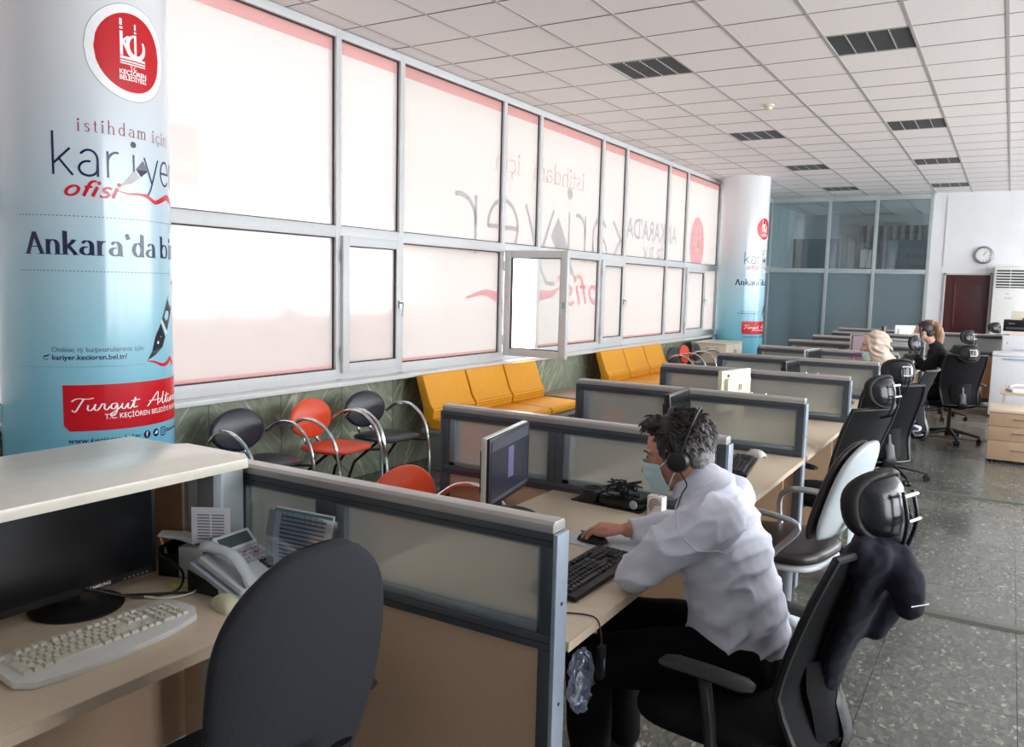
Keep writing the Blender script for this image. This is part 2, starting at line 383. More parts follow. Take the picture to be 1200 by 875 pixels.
def sash(name, parent, y0, y1, z0, z1, glass, handle_side=1, loc=None, rz=0):
    """casement leaf: local origin at hinge edge, leaf extends along +y of w"""
    w = y1-y0
    e = bpy.data.objects.new(name, None); COL.objects.link(e); e.parent = parent; e.location = loc or (XW+.035, y0, 0); e.rotation_euler = (0, 0, rz)
    f = MB(); t = .075; d = .03
    f.box(-d, d, 0, t, z0, z1).box(-d, d, w-t, w, z0, z1).box(-d, d, t, w-t, z0, z0+t).box(-d, d, t, w-t, z1-t, z1)
    f.build('sash_frame', alu, e, bevel=.004)
    s = MB(); s.box(-d*.6, d*.6, t, t+.008, z0+t, z1-t).box(-d*.6, d*.6, w-t-.008, w-t, z0+t, z1-t).box(-d*.6, d*.6, t, w-t, z0+t, z0+t+.008).box(-d*.6, d*.6, t, w-t, z1-t-.008, z1-t)
    s.build('seal', seal, e)
    MB().box(-.004, .004, t, w-t, z0+t, z1-t).build('pane', glass, e, smooth=False)
    h = MB(); hy = w-.035 if handle_side > 0 else .035; hz = (z0+z1)/2
    h.cbox((d+.006, hy, hz), (.012, .03, .07)); h.tube([(d+.01, hy, hz+.015), (d+.045, hy, hz+.012), (d+.05, hy-.01*handle_side, hz-.03), (d+.045, hy-.02*handle_side, hz-.1)], [.009, .009, .008, .006], 8)
    h.build('handle', mat('satin_handle', (170, 172, 175), .3, .7), e)
    hg = MB(); hh = 0 if handle_side > 0 else w
    for zz in (z0+.16, z1-.16): hg.cyl((d, hh, zz-.05), (d, hh, zz+.05), .011)
    hg.build('hinge', alu, e)
    return e
for i in range(len(ys)-1):
    y0, y1 = ys[i]+.03, ys[i+1]-.03; narrow = (ys[i+1]-ys[i]) < 1.0
    w = struct_empty('window_%d' % (i+1))
    glass = film_l if y1 < 5.8 else film_d
    fr = MB(); X0, X1 = XW-.05, XW+.035
    fr.box(X0, X1, y0-.03, y0, .85, 3.555).box(X0, X1, y1, y1+.03, .85, 3.555)
    fr.box(X0, X1, y0, y1, .845, .93).box(X0, X1, y0, y1, 3.49, 3.555).box(X0, X1, y0, y1, ZT-.045, ZT+.045)
    sub = (i == 10)
    if sub: fr.box(X0, X1, 13.93, 13.98, .93, ZT-.045)
    fr.build('frame', alu, w, bevel=.003)
    def gasket(a, b, c, d):
        s = MB(); q = .009; Y0, Y1 = XW-.012, XW+.012
        s.box(Y0, Y1, a, a+q, c, d).box(Y0, Y1, b-q, b, c, d).box(Y0, Y1, a, b, c, c+q).box(Y0, Y1, a, b, d-q, d); return s
    gasket(y0, y1, ZT+.045, 3.49).build('seal', seal, w)
    MB().box(XW-.004, XW+.002, y0, y1, ZT+.045, 3.49).build('upper_pane', glass, w, smooth=False)
    if y0 > 3: MB().box(XW+.0025, XW+.0035, y0+.01, y1-.01, 3.385, 3.48).build('film_border', film_pink, w, smooth=False)
    if i in (3, 7): sash('casement', w, y0-.01, y1+.01, .90, ZT-.03, glass if i == 3 else film_d, 1)
    elif i == 5: sash('open_casement', w, y0-.01, y1+.01, .90, ZT-.03, clearg, 1, loc=(XW+.06, y0-.01, 0), rz=-radians(88))
    elif sub:
        sash('casement', w, y0-.01, 13.96, .90, ZT-.03, film_d, 1)
        MB().box(XW-.004, XW+.002, 13.98, y1, .93, ZT-.045).build('lower_pane', film_d, w, smooth=False)
    else:
        gasket(y0, y1, .93, ZT-.045).build('seal', seal, w)
        MB().box(XW-.004, XW+.002, y0, y1, .93, ZT-.045).build('lower_pane', glass, w, smooth=False)
        if y0 > 3: MB().box(XW+.0025, XW+.0035, y0+.01, y1-.01, .94, .965).build('film_border', film_pink, w, smooth=False)
# film print, seen from behind (mirrored): text runs towards -y
def fw(s, z, lift): return (XW+.0045+lift, -s, z)
wp = struct_empty('trim_6')
t = MB(); skel_text(t, fw, 'istihdam', -9.27, -7.98, 2.80, .14, .13, .55, .04); skel_text(t, fw, 'için', -7.72, -7.2, 2.80, .14, .13, .55, .04); t.build('film_lettering', film_red, wp, smooth=False, fix=False)
t = MB(); skel_text(t, fw, 'kar', -10.62, -9.0+.0, 1.93, .58, .085); skel_text(t, fw, 'i', -9.0+.05, -8.8, 1.93, .58, .085); skel_text(t, fw, 'yer', -8.55, -6.42, 1.93, .58, .085)
t.build('film_lettering', film_grey, wp, smooth=False, fix=False)
t = MB(); nib = [(-9.12, 1.72), (-8.98, 1.9), (-8.86, 2.14), (-8.62, 2.44), (-8.45, 2.2), (-8.62, 2.0), (-8.85, 1.84)]
t.add([fw(x, z, .0012) for x, z in nib], [tuple(range(7))]); t.build('film_pen', film_grey, wp, smooth=False, fix=False)
t = MB(); skel_text(t, fw, 'ofisi', -9.86, -8.72, 1.42, .22, .3, .7, 0, .25, .001)
ribbon(t, fw, [(p.x, p.y) for p in smoothpts([(-8.72, 1.62), (-8.5, 1.54), (-8.2, 1.52), (-7.9, 1.44), (-7.5, 1.46), (-7.1, 1.55), (-6.75, 1.5)], 6)], lambda a, b, u: .03+.12*sin(pi*min(1, u*1.02))**1.5, .001)
t.build('film_lettering', film_red, wp, smooth=False, fix=False)
t = MB(); put_text(t, fw, "ANKARA'DA", -12.62, -10.62, 2.33, .40, .012); put_text(t, fw, "BİR İLK", -12.2, -11.2, 1.98, .36, .012); t.build('film_lettering', film_grey, wp, smooth=False, fix=False)
t = MB(); disc(t, fw, -13.6, 2.38, .36, .46, lift=.0005); t.build('film_logo', film_red, wp, smooth=False, fix=False)
t = MB()
lw = mix_mat('film_white_print', [('translucent', (255, 250, 248), 0, .9), ('diffuse', (250, 250, 250), 0, .1)])
for x_, z0_, z1_ in ((-13.72, 2.3, 2.72), (-13.55, 2.36, 2.66)): t.add([fw(x_, z0_, .001), fw(x_+.04, z0_, .001), fw(x_+.04, z1_, .001), fw(x_, z1_, .001)], [(0, 1, 2, 3)])
ribbon(t, fw, E_(-13.56, 2.4, .12, .13, 100, 430, 22), lambda a, b, u: .045, .001); put_text(t, fw, 'KEÇİÖREN', -13.82, -13.38, 2.13, .1, .01, lift=.001); put_text(t, fw, 'BELEDİYESİ', -13.82, -13.38, 2.04, .1, .01, lift=.001)
t.build('film_logo_print', lw, wp, smooth=False, fix=False)
# --- back wall with glazed office front
Xg0, Xg1 = -4.42, -1.42
bw = MB().box(Xg1, 4.8, YB, YB+.15, 0, 3.75).build('wall_back', plaster, smooth=False); tag(bw, kind='structure')
MB().box(-1.17, -1.15, YB-.012, YB, 2.2, 3.5).build('cable_trunking', mat('trunking', (206, 206, 206), .5), bw)
blueglass = mix_mat('office_glass', [('transparent', (206, 216, 218), 0, .88), ('glossy', (215, 225, 230), .03, .12)])
frost_b = mix_mat('frosted_blue_glass', [('refraction', (196, 208, 212), .3, .50), ('diffuse', (150, 166, 170), 0, .25), ('translucent', (190, 205, 210), 0, .15), ('glossy', (200, 215, 225), .25, .1)])
gx = [-4.42, -3.26, -2.38, -1.42]
for i in range(3):
    w = struct_empty('window_%d' % (12+i)); a, b = gx[i], gx[i+1]
    fr = MB(); fr.box(a-.03, a+.03, YB-.05, YB+.03, 0, 3.555)
    if i == 2: fr.box(b-.03, b+.03, YB-.05, YB+.03, 0, 3.555)
    fr.box(a, b, YB-.045, YB+.03, 3.46, 3.555).box(a, b, YB-.045, YB+.03, 2.03, 2.12).box(a, b, YB-.045, YB+.03, 0, .08)
    fr.build('frame', mat('office_frame', (178, 186, 186), .4, .2), w, bevel=.003)
    MB().box(a+.03, b-.03, YB-.012, YB-.004, 2.12, 3.46).build('upper_pane', blueglass, w, smooth=False)
    MB().box(a+.03, b-.03, YB-.012, YB-.004, .08, 2.03).build('lower_pane', frost_b, w, smooth=False)
w = struct_empty('window_15')
of = MATS['office_frame']
fr = MB().box(-4.46, -4.40, 16.2, 16.26, 0, 3.555).box(-4.46, -4.4, 16.95, 17.0, 0, 3.555).box(-4.46, -4.4, 16.2, YB-.05, 3.46, 3.555).box(-4.46, -4.38, 16.2, YB-.05, 2.0, 2.16).box(-4.46, -4.4, 16.2, YB-.05, 0, .08); fr.build('frame', of, w, bevel=.003)
MB().box(-4.435, -4.43, 16.26, YB-.05, 2.16, 3.46).build('upper_pane', frost_b, w, smooth=False); MB().box(-4.435, -4.43, 16.26, YB-.05, .08, 2.0).build('lower_pane', frost_b, w, smooth=False)
dr = struct_empty('door_1', (-4.36, 16.9, 0)); dr.rotation_euler = (0, 0, -radians(166))
f = MB().box(-.02, .02, 0, .07, .02, 2.05).box(-.02, .02, .63, .7, .02, 2.05).box(-.02, .02, .07, .63, .02, .12).box(-.02, .02, .07, .63, 1.97, 2.05); f.build('door_frame', of, dr, bevel=.003)
MB().box(-.004, .004, .07, .63, .12, 1.97).build('door_glass', frost_b, dr, smooth=False)
MB().box(-.06, -.02, .0, .34, 2.06, 2.17).build('door_closer', mat('closer_grey', (150, 158, 158), .4, .3), dr, bevel=.006)
# room behind the glass
br = MB().box(-4.8, 2.2, 22.4, 22.6, 0, 3.75).box(2.0, 2.2, YB+.15, 22.4, 0, .8).box(2.0, 2.2, YB+.15, 22.4, 3.3, 3.75).box(2.0, 2.2, 19.9, 20.2, .8, 3.3).box(-4.8, -4.7, YB+.2, 22.4, 0, 3.75).build('wall_office', mat('office_wall', (190, 196, 198), .8), smooth=False); tag(br, kind='structure')  # unseen right side opened above the sill to let daylight into the office
MB().box(-4.6, -3.55, 20.7, 20.8, 0, 2.9).build('opening_panel', mat('opening_dark', (84, 98, 104), .5), tag(struct_empty('wall_niche'), kind='structure'), bevel=.004)  # dark panel standing in for a dark opening in the office
cu = MB(); cu.grid(lambda u, v: (-3.3+1.5*u, 22.2+.05*sin(u*50), .3+3.0*v), 90, 2, .004)
cu = cu.build('curtain', mat('curtain_grey', (128, 132, 132), .8)); tag(cu, 'pleated grey curtain hanging in the office behind the glass front', 'curtain')
nb = thing('notice_frame', 'small framed white notice on the wall of the glazed office', 'picture', (-3.0, 21.0, 2.45))
nbm = MB(); nbm.box(-.15, .15, 0, .02, -.24, .24); nbm.build('frame', blackpl, nb, bevel=.004); MB().box(-.12, .12, -.004, 0, -.21, .21).build('sheet', whitepl, nb, smooth=False)
MB().box(-3.15, 0, 21.02, 21.08, 2.0, 2.9).build('partition_panel', mat('office_dark', (70, 78, 84), .6), br, smooth=False) if False else None
sg = thing('office_sign', 'dark sign with black lettering high in the glazed office', 'sign', (-1.95, 19.6, 2.3))
MB().box(-.42, .5, 0, .03, -.15, .5).build('board', mat('sign_grey', (108, 118, 122), .5), sg)
t = MB(); fs_ = lambda s, z, l: (s, -.003-l, z)
put_text(t, fs_, 'HALK HİZMETLERİ', -.38, .46, -.1, .1, .015); put_text(t, fs_, 'MÜDÜRLÜĞÜ', -.05, .42, .12, .12, .01); t.build('lettering', blackpl, sg, smooth=False, fix=False)
# dark door in the back wall
dr = struct_empty('door_2', (-1.09, YB, 0)); dm = mat('mahogany_door', (70, 26, 28), .45, 0, .22, 7, stretch=(8, 1, 1))
MB().box(0, .73, -.035, -.001, 0, 2.03).build('door_leaf', dm, dr, bevel=.004)
pn = MB()
for a, b in ((.14, .62),): 
    for c, d in ((.15, .85), (1.0, 1.88)): pn.box(a, b, -.05, -.034, c, d)
pn.build('door_panel', dm, dr, bevel=.012); MB().box(.17, .178, -.052, -.049, 1.05, 1.83).build('door_groove', mat('door_light_line', (140, 84, 78), .5), dr)
MB().box(-.03, 0, -.04, -.001, 0, 2.06).box(.73, .76, -.04, -.001, 0, 2.06).box(-.03, .76, -.04, -.001, 2.03, 2.06).build('door_frame', mat('door_frame_white', (205, 200, 198), .5), dr)
# right and rear walls (outside the picture) with their own windows
def open_wall(name, ax, pos, a0, a1, n):
    m = MB()
    def bx(u0, u1, z0, z1, t0=0, t1=.2):
        if ax == 'x': m.box(pos+t0, pos+t1, u0, u1, z0, z1)
        else: m.box(u0, u1, pos-t1, pos-t0, z0, z1)
    bx(a0, a1, 0, .85); bx(a0, a1, 3.3, 3.75)
    st = (a1-a0)/n
    for i in range(n+1): bx(a0+i*st-(.06 if 0 < i < n else 0), a0+i*st+.06, .85, 3.3)
    bx(a0, a1, 2.0, 2.07, .05, .12)
    o = m.build(name, plaster, smooth=False); tag(o, kind='structure'); return o
open_wall('wall_right', 'x', 4.62, 1.0, YB, 8); tag(MB().box(4.62, 4.8, -3.6, 1.0, 0, 3.75).build('wall_side', plaster, smooth=False), kind='structure'); tag(MB().box(-4.6, 4.6, -3.6, -3.4, 0, 3.75).build('wall_front', plaster, smooth=False), kind='structure')
# --- ceiling: mineral tiles in a T-grid
cm = mat('ceiling_tile', (238, 232, 230), .9, 0, .02, 40, .25)
ce = MB().box(-4.8, 4.8, -3.6, 22.6, 3.60, 3.7).build('ceiling', cm, smooth=False); tag(ce, kind='structure')
CZ = 3.56; gx0 = -4.37; py = .593; gy0 = 4.96-4*py
tm = None; ts = None; nrow = 26; ncol = 9
vents = [(c, r) for r in (3+4, 9+4, 14+4, 19+4) for c in (2, 5)]
tiles_far = MB()
for j in range(-10, 30):
    for i in range(-1, 16):
        x0 = gx0+.6*i; y0 = gy0+py*j
        if y0+py < -3.4 or y0 > 22.3: continue
        x1 = min(x0+.6, 4.6); xa = max(x0, -4.6)
        if x1-xa < .05: continue
        if (i, j) in vents: continue
        near = 0 <= j < 26-.5 and -1 <= i < 9 and y0 < YB
        if near:
            key = 's' if i == -1 else 'f'
            if key == 'f':
                if tm is None: o = MB().box(.004, .596, .004, py-.004, 0, .015).build('ceiling_tile', cm, ce, smooth=False); tm = o.data
                else: o = bpy.data.objects.new('ceiling_tile', tm); COL.objects.link(o); o.parent = ce
                o.location = (x0, y0, CZ+random.uniform(0, .002))
            else:
                if ts is None: o = MB().box(.002, .226, .004, py-.004, 0, .015).build('ceiling_tile', cm, ce, smooth=False); ts = o.data
                else: o = bpy.data.objects.new('ceiling_tile', ts); COL.objects.link(o); o.parent = ce
                o.location = (-4.6, y0, CZ+random.uniform(0, .002))
        else: tiles_far.box(xa+.004, x1-.004, y0+.004, y0+py-.004, CZ, CZ+.015)
o = tiles_far.build('ceiling_tile', cm, ce, smooth=False); tag(o, kind='stuff')
g = MB()
for i in range(16):
    x = gx0+.6*i
    if x < 4.6: g.box(x-.011, x+.011, -3.4, 22.3, CZ-.003, CZ+.02)
g.build('ceiling_grid', mat('grid_bar', (178, 173, 170), .5), ce, smooth=False)
g = MB()
for j in range(-10, 30):
    y = gy0+py*j
    if -3.4 < y < 22.3: g.box(-4.6, 4.6, y-.0055, y+.0055, CZ-.001, CZ+.018)
g.build('ceiling_joint', mat('joint_shadow', (104, 94, 90), .8), ce, smooth=False)  # dark strips stand in for the thin shadow lines between tile rows
# fluorescent louvre fittings (unlit)
lm = mat('louvre_dark', (104, 106, 105), .45, .1); lw_ = mat('louvre_edge', (200, 200, 196), .4)
def make_louvre():
    t = thing('ceiling_louvre_light', '', 'ceiling light')
    MB().box(0, .6, 0, .012, 0, .04).box(0, .6, py-.012, py, 0, .04).box(0, .012, 0, py, 0, .04).box(.588, .6, 0, py, 0, .04).build('frame', lw_, t)
    MB().box(.01, .59, .01, py-.01, .03, .038).build('housing', mat('fitting_inside', (84, 86, 86), .6), t)
    s = MB()
    for k in range(22): s.box(.012, .588, .02+.0258*k, .026+.0258*k, .004, .028)
    tag(s.build('louvre_blades', lm, t, smooth=False), kind='stuff')
    s = MB()
    for x in (.15, .3, .45):
        for k in range(11): s.box(x-.004, x+.004, .03+.0516*k, .052+.0516*k, -.001, .024)
    tag(s.build('louvre_spine', lw_, t, smooth=False), kind='stuff')
    return t
lv = None
rown = {7: 'nearest the camera', 13: 'second nearest', 18: 'third nearest', 23: 'farthest, by the back wall'}
for c, r in vents:
    lab = 'dark square louvre light in the ceiling, %s row, %s of its pair' % (rown[r].split(',')[0], 'left one' if c == 2 else 'right one')
    loc = (gx0+.6*c, gy0+py*r, CZ-.002)
    if lv is None: lv = make_louvre(); lv.location = loc; lv['label'] = lab; lv['group'] = 'louvre lights in the tiled ceiling'
    else: copy_tree(lv, loc, 0, lab, 'louvre lights in the tiled ceiling')
sd = thing('smoke_detector', 'small cream smoke detector on the ceiling tiles', 'smoke detector', (-2.31, 8.9, CZ))
MB().lathe([(.055, 0), (.055, -.012), (.04, -.022)], n=24).build('base', mat('cream_plastic', (226, 218, 196), .4), sd)
MB().lathe([(.036, -.02), (.036, -.045), (.022, -.055), (0.001, -.056)], n=24).build('sensor', MATS['cream_plastic'], sd)
# --- outside
gr = MB().box(-60, -4.81, -40, 60, -.8, -.6).build('ground', mat('pale_paving', (205, 200, 195), .8), smooth=False); tag(gr, kind='structure')
bld = thing('building', 'pale pink building with window bands across the street, seen through the window film', 'building', (-19, 6, -.6))
MB().box(-6, 0, -22, 9, 0, 6.2).build('wall', mat('pink_render', (236, 206, 192), .8, 0, .05, 1), bld, smooth=False)
MB().box(-.1, .35, -22, 9.2, 3.6, 4.0).build('canopy', mat('cream_render', (240, 232, 224), .8), bld)
wgm = mat('far_window', (120, 140, 150), .3)
for k in range(9):
    wq = MB().box(0, .06, -20+3.1*k, -18.2+3.1*k, .9, 3.0).build('window', wgm, bld); 
pw = thing('parapet_wall', 'low pink garden wall outside the first windows', 'wall', (-8.5, 5, -.6))
MB().box(-.15, 0, -12, 14, 0, 1.75).build('wall_body', mat('pink_wall', (232, 196, 182), .8), pw); MB().box(-.2, .05, -12, 14, 1.75, 1.83).build('coping', MATS['cream_render'], pw)
# ================================================================== printed columns
def col_mat():
    m = bpy.data.materials.new('column_wrap'); m.use_nodes = True; nt = m.node_tree; p = nt.nodes['Principled BSDF']
    tc = nt.nodes.new('ShaderNodeTexCoord'); sp = nt.nodes.new('ShaderNodeSeparateXYZ'); nt.links.new(tc.outputs['Object'], sp.inputs[0])
    mr = nt.nodes.new('ShaderNodeMapRange'); mr.inputs[1].default_value = 0; mr.inputs[2].default_value = 3.56; nt.links.new(sp.outputs[2], mr.inputs[0])
    r = nt.nodes.new('ShaderNodeValToRGB'); cr = r.color_ramp
    cr.elements[0].position = .1; cr.elements[0].color = rgb(84, 172, 204); cr.elements[1].position = .78; cr.elements[1].color = rgb(224, 225, 228)
    for pos, c in ((.3, (126, 190, 210)), (.42, (158, 202, 216)), (.56, (192, 212, 222)), (.66, (212, 220, 226))):
        e = cr.elements.new(pos); e.color = rgb(*c)
    nt.links.new(mr.outputs[0], r.inputs[0]); nt.links.new(r.outputs[0], p.inputs['Base Color'])
    p.inputs['Roughness'].default_value = .16; p.inputs['Specular IOR Level'].default_value = .6
    n = nt.nodes.new('ShaderNodeTexNoise'); n.inputs['Scale'].default_value = 2.2; mp = nt.nodes.new('ShaderNodeMapping'); mp.inputs['Scale'].default_value = (3, 3, .3)
    nt.links.new(tc.outputs['Object'], mp.inputs[0]); nt.links.new(mp.outputs[0], n.inputs['Vector'])
    b = nt.nodes.new('ShaderNodeBump'); b.inputs['Strength'].default_value = .12; b.inputs['Distance'].default_value = .02; nt.links.new(n.outputs['Fac'], b.inputs['Height']); nt.links.new(b.outputs[0], p.inputs['Normal'])
    return m
wrap = col_mat()
navy = mat('print_navy', (26, 30, 72), .25); pred = mat('print_red', (200, 20, 34), .22); pdk = mat('print_dark_red', (150, 40, 70), .3); pwh = mat('print_white', (246, 246, 246), .25)
psil = mat('print_silver', (176, 178, 176), .3); pink_ = mat('print_ink', (36, 38, 52), .25)
def make_column(loc, rz, label):
    R = .4
    t = thing('printed_column', label, 'column', loc, rz, 'columns with printed wrap')
    MB().lathe([(R, 0), (R, 3.56)], n=96).build('shaft', wrap, t)
    def fc(s, z, l):
        a = s/R; q = R+.0006+l; return (q*cos(a), q*sin(a), z)
    # logo
    # large flat fans would cut through the curved shaft, so build discs as strips
    m = MB()
    for (rx, rz_, lf, mt, nm) in ((.216, .222, .0002, mat('print_rim_grey', (150, 150, 155), .3), 'logo_rim'), (.213, .219, .0005, pwh, 'logo_ring'), (.173, .18, .0008, pred, 'logo_disc')):
        m = MB(); N = 40
        for k in range(N):
            a, b = -1+2*k/N, -1+2*(k+1)/N; ha = math.sqrt(max(0, 1-a*a))*rz_; hb = math.sqrt(max(0, 1-b*b))*rz_
            m.add([fc(.003+a*rx, 2.68-ha, lf), fc(.003+b*rx, 2.68-hb, lf), fc(.003+b*rx, 2.68+hb, lf), fc(.003+a*rx, 2.68+ha, lf)], [(0, 1, 2, 3)])
        m.build(nm, mt, t, smooth=False, fix=False)
    m = MB(); lf = .0013; fc0 = fc
    def fc(s, z, l): return fc0(s-.006, 2.838-(2.838-z)*.86, l)
    def bar(x0, x1, z0, z1):
        n = max(1, int((x1-x0)/.03))
        for k in range(n):
            a = x0+(x1-x0)*k/n; b = x0+(x1-x0)*(k+1)/n; m.add([fc(a, z0, lf), fc(b, z0, lf), fc(b, z1, lf), fc(a, z1, lf)], [(0, 1, 2, 3)])
    bar(-.048, -.034, 2.635, 2.762); bar(-.048, -.034, 2.772, 2.784); bar(-.048, -.036, 2.792, 2.826)
    bar(.024, .036, 2.635, 2.755); bar(.024, .036, 2.763, 2.773); bar(.025, .034, 2.781, 2.812)
    ribbon(m, fc, E_(.034, 2.692, .045, .058, 100, 395, 26), lambda a, b, u: .010+.014*sin(pi*u), lf+.0001)
    ribbon(m, fc, [(p.x, p.y) for p in smoothpts([(-.004, 2.74), (-.03, 2.71), (-.012, 2.67), (.012, 2.642)], 5)], lambda a, b, u: .012, lf)
    bar(-.048, .085, 2.618, 2.631); bar(-.048, .085, 2.603, 2.611); bar(-.048, .085, 2.591, 2.597)
    put_text(m, fc, 'T.C.', .0, .036, 2.568, .024, .02, lift=lf); put_text(m, fc, 'KEÇİÖREN', -.052, .09, 2.537, .034, .025, lift=lf); put_text(m, fc, 'BELEDİYESİ', -.052, .09, 2.507, .034, .025, lift=lf)
    m.build('logo_print', pwh, t, smooth=False, fix=False)
    fc = fc0
    # headline lettering
    m = MB(); skel_text(m, fc, 'istihdam', -.245, .078, 2.292, .037, .14, .5, .05, 0, .0003, .38); m.build('lettering', pdk, t, smooth=False, fix=False); m = MB(); skel_text(m, fc, 'için', .118, .262, 2.289, .037, .14, .5, .05, 0, .0003, .12); m.build('lettering', pdk, t, smooth=False, fix=False)
    m = MB(); skel_text(m, fc, 'kar', -.362, -.058, 2.09, .122, .085, lift=.0003); skel_text(m, fc, 'i', .0-.012, .03, 2.09, .122, .085, lift=.0003); skel_text(m, fc, 'yer', .055, .372, 2.085, .122, .085, lift=.0003)
    m.build('lettering', navy, t, smooth=False, fix=False)
    m = MB(); skel_text(m, fc, 'ofisi', -.315, -.085, 1.998, .046, .34, .6, 0, .3, .0006, .04)
    ribbon(m, fc, [(p.x, p.y) for p in smoothpts([(-.085, 2.035), (-.03, 2.025), (.03, 2.028), (.08, 2.02), (.13, 2.0), (.19, 2.018), (.25, 2.035), (.33, 2.01), (.38, 1.99)], 6)], lambda a, b, u: .003+.026*min(1, u*1.3)*(1 if u < .8 else (1-u)*5), .0004)
    m.build('lettering', pred, t, smooth=False, fix=False)
    m = MB(); P = [(-.085, 2.04), (-.045, 2.066), (-.01, 2.075), (.03, 2.105), (.008, 2.14), (-.02, 2.112), (-.055, 2.072)]
    m.add([fc(x, z, .0012) for x, z in P], [(0, 1, 2, 6), (2, 3, 4, 5), (2, 5, 6)]); m.build('pen_nib', psil, t, smooth=False, fix=False)
    m = MB(); m.add([fc(x, z, .0012) for x, z in ((.012, 2.145), (.04, 2.112), (.085, 2.145), (.052, 2.19))], [(0, 1, 2, 3)]); m.build('pen_body', navy, t, smooth=False, fix=False)
    # dashed rules
    m = MB()
    for z, a0, a1, st, ln in ((1.905, -.52, .45, .0175, .009), (1.652, -.52, .45, .016, .008), (1.203, -.55, .05, .0125, .0035)):
        x = a0
        while x < a1: m.add([fc(x, z-.002, .0002), fc(x+ln, z-.002, .0002), fc(x+ln, z+.002, .0002), fc(x, z+.002, .0002)], [(0, 1, 2, 3)]); x += st
    m.build('dashed_rule', mat('print_slate', (70, 90, 120), .3), t, smooth=False, fix=False)
    m = MB(); skel_text(m, fc, "Ankara'da", -.485, .128, 1.728, .066, .30, .22, .05, 0, .0003, .12); m.build('lettering', navy, t, smooth=False, fix=False); m = MB(); skel_text(m, fc, "bir", .165, .365, 1.728, .066, .30, .22, .05, 0, .0003, .12)
    m.build('lettering', navy, t, smooth=False, fix=False)
    # fountain pen, lower
    m = MB(); P = [(.055, 1.222), (.085, 1.262), (.11, 1.335), (.155, 1.40), (.195, 1.33), (.165, 1.28), (.11, 1.245)]
    m.add([fc(x, z, .0015) for x, z in P], [(0, 1, 6), (1, 2, 5, 6), (2, 3, 4, 5)])
    for (a, b, c, d) in ((.17, 1.43, .235, 1.36),):
        m.add([fc(.168, 1.425, .0015), fc(.215, 1.36, .0015), fc(.27, 1.45, .0015), fc(.225, 1.52, .0015)], [(0, 1, 2, 3)]); m.add([fc(.225, 1.52, .0015), fc(.27, 1.45, .0015), fc(.36, 1.56, .0015), fc(.32, 1.63, .0015)], [(0, 1, 2, 3)])
    m.build('pen_body', pink_, t, smooth=False, fix=False)
    m = MB(); m.add([fc(.155, 1.412, .0016), fc(.205, 1.345, .0016), fc(.212, 1.352, .0016), fc(.163, 1.42, .0016)], [(0, 1, 2, 3)]); disc(m, fc, .128, 1.305, .006, .008, .0022); m.build('pen_ring', pwh, t, smooth=False, fix=False)
    m = MB(); ribbon(m, fc, [(p.x, p.y) for p in smoothpts([(.05, 1.218), (.1, 1.21), (.16, 1.19), (.21, 1.195), (.25, 1.215), (.29, 1.18)], 6)], lambda a, b, u: .004+.02*min(1, u*1.5), .0006); m.build('pen_stroke', pred, t, smooth=False, fix=False)
    m = MB(); put_text(m, fc, 'Online iş başvurularınız için', -.385, .03, 1.274, .033, lift=.0003); m.build('lettering', mat('print_slate', (70, 90, 120)), t, smooth=False, fix=False)
    m = MB(); put_text(m, fc, 'kariyer.kecioren.bel.tr/', -.383, -.055, 1.237, .034, .018, lift=.0003); ribbon(m, fc, E_(-.412, 1.247, .012, .010, 20, 330, 14), lambda a, b, u: .003, .0003); ribbon(m, fc, [(-.418, 1.25), (-.395, 1.262)], lambda a, b, u: .005, .0004)
    m.build('lettering', navy, t, smooth=False, fix=False)
    # red name panel
    m = MB(); N = 28; x0, x1 = -.342, .372
    for k in range(N):
        a, b = x0+(x1-x0)*k/N, x0+(x1-x0)*(k+1)/N
        def lo(x): d = x-x0; return .895+(0 if d > .03 else .03-math.sqrt(max(0, .0009-(.03-d)**2)))
        m.add([fc(a, lo(a), .0004), fc(b, lo(b), .0004), fc(b, 1.117, .0004), fc(a, 1.117, .0004)], [(0, 1, 2, 3)])
    m.build('name_panel', pred, t, smooth=False, fix=False)
    m = MB()
    sig = [[(0, .9), (.25, 1.15), (.7, 1.1), (1.0, 1.18)], [(.55, 1.1), (.35, .5), (.15, -.05), (.0, .1)],
           [(.75, .55), (.72, .15), (.85, .05), (1.0, .3), (1.08, .6), (1.02, .15), (1.15, .05), (1.3, .35), (1.38, .6), (1.5, .55), (1.48, .2), (1.6, .05), (1.75, .35)],
           [(2.1, .6), (1.85, .55), (1.8, .2), (1.95, .1), (2.1, .5), (2.05, -.2), (1.9, -.55), (1.75, -.4), (2.1, 0), (2.35, .4)],
           [(2.35, .55), (2.32, .15), (2.45, .05), (2.65, .5), (2.62, .1), (2.8, .1), (3.05, 1.0), (2.95, .4), (2.95, .08), (3.15, .12)], [(2.8, .7), (3.3, .78)],
           [(3.75, .0), (4.1, .6), (4.5, 1.25), (4.5, .6), (4.48, .0)], [(3.85, .5), (4.3, .5), (4.7, .55)],
           [(4.6, .15), (4.85, .6), (5.0, 1.2), (4.88, .5), (4.9, .05), (5.1, .2), (5.35, 1.0), (5.25, .4), (5.28, .05), (5.5, .3)], [(5.1, .72), (5.6, .78)],
           [(5.5, .5), (5.52, .1), (5.68, .1), (5.8, .5), (5.82, .05), (5.95, .45), (6.08, .5), (6.08, .08), (6.25, .2)], [(6.5, .5), (6.35, .45), (6.3, .12), (6.5, .08), (6.6, .4), (6.5, .5)], [(6.75, 1.1), (6.7, .05)], [(7.0, .55), (6.75, .3), (7.05, .03)]]
    for st in sig: ribbon(m, fc, [(-.305+p.x*.094, .992+p.y*.052) for p in smoothpts(st, 5)], lambda a, b, u: .0035+.004*abs(b), .001)
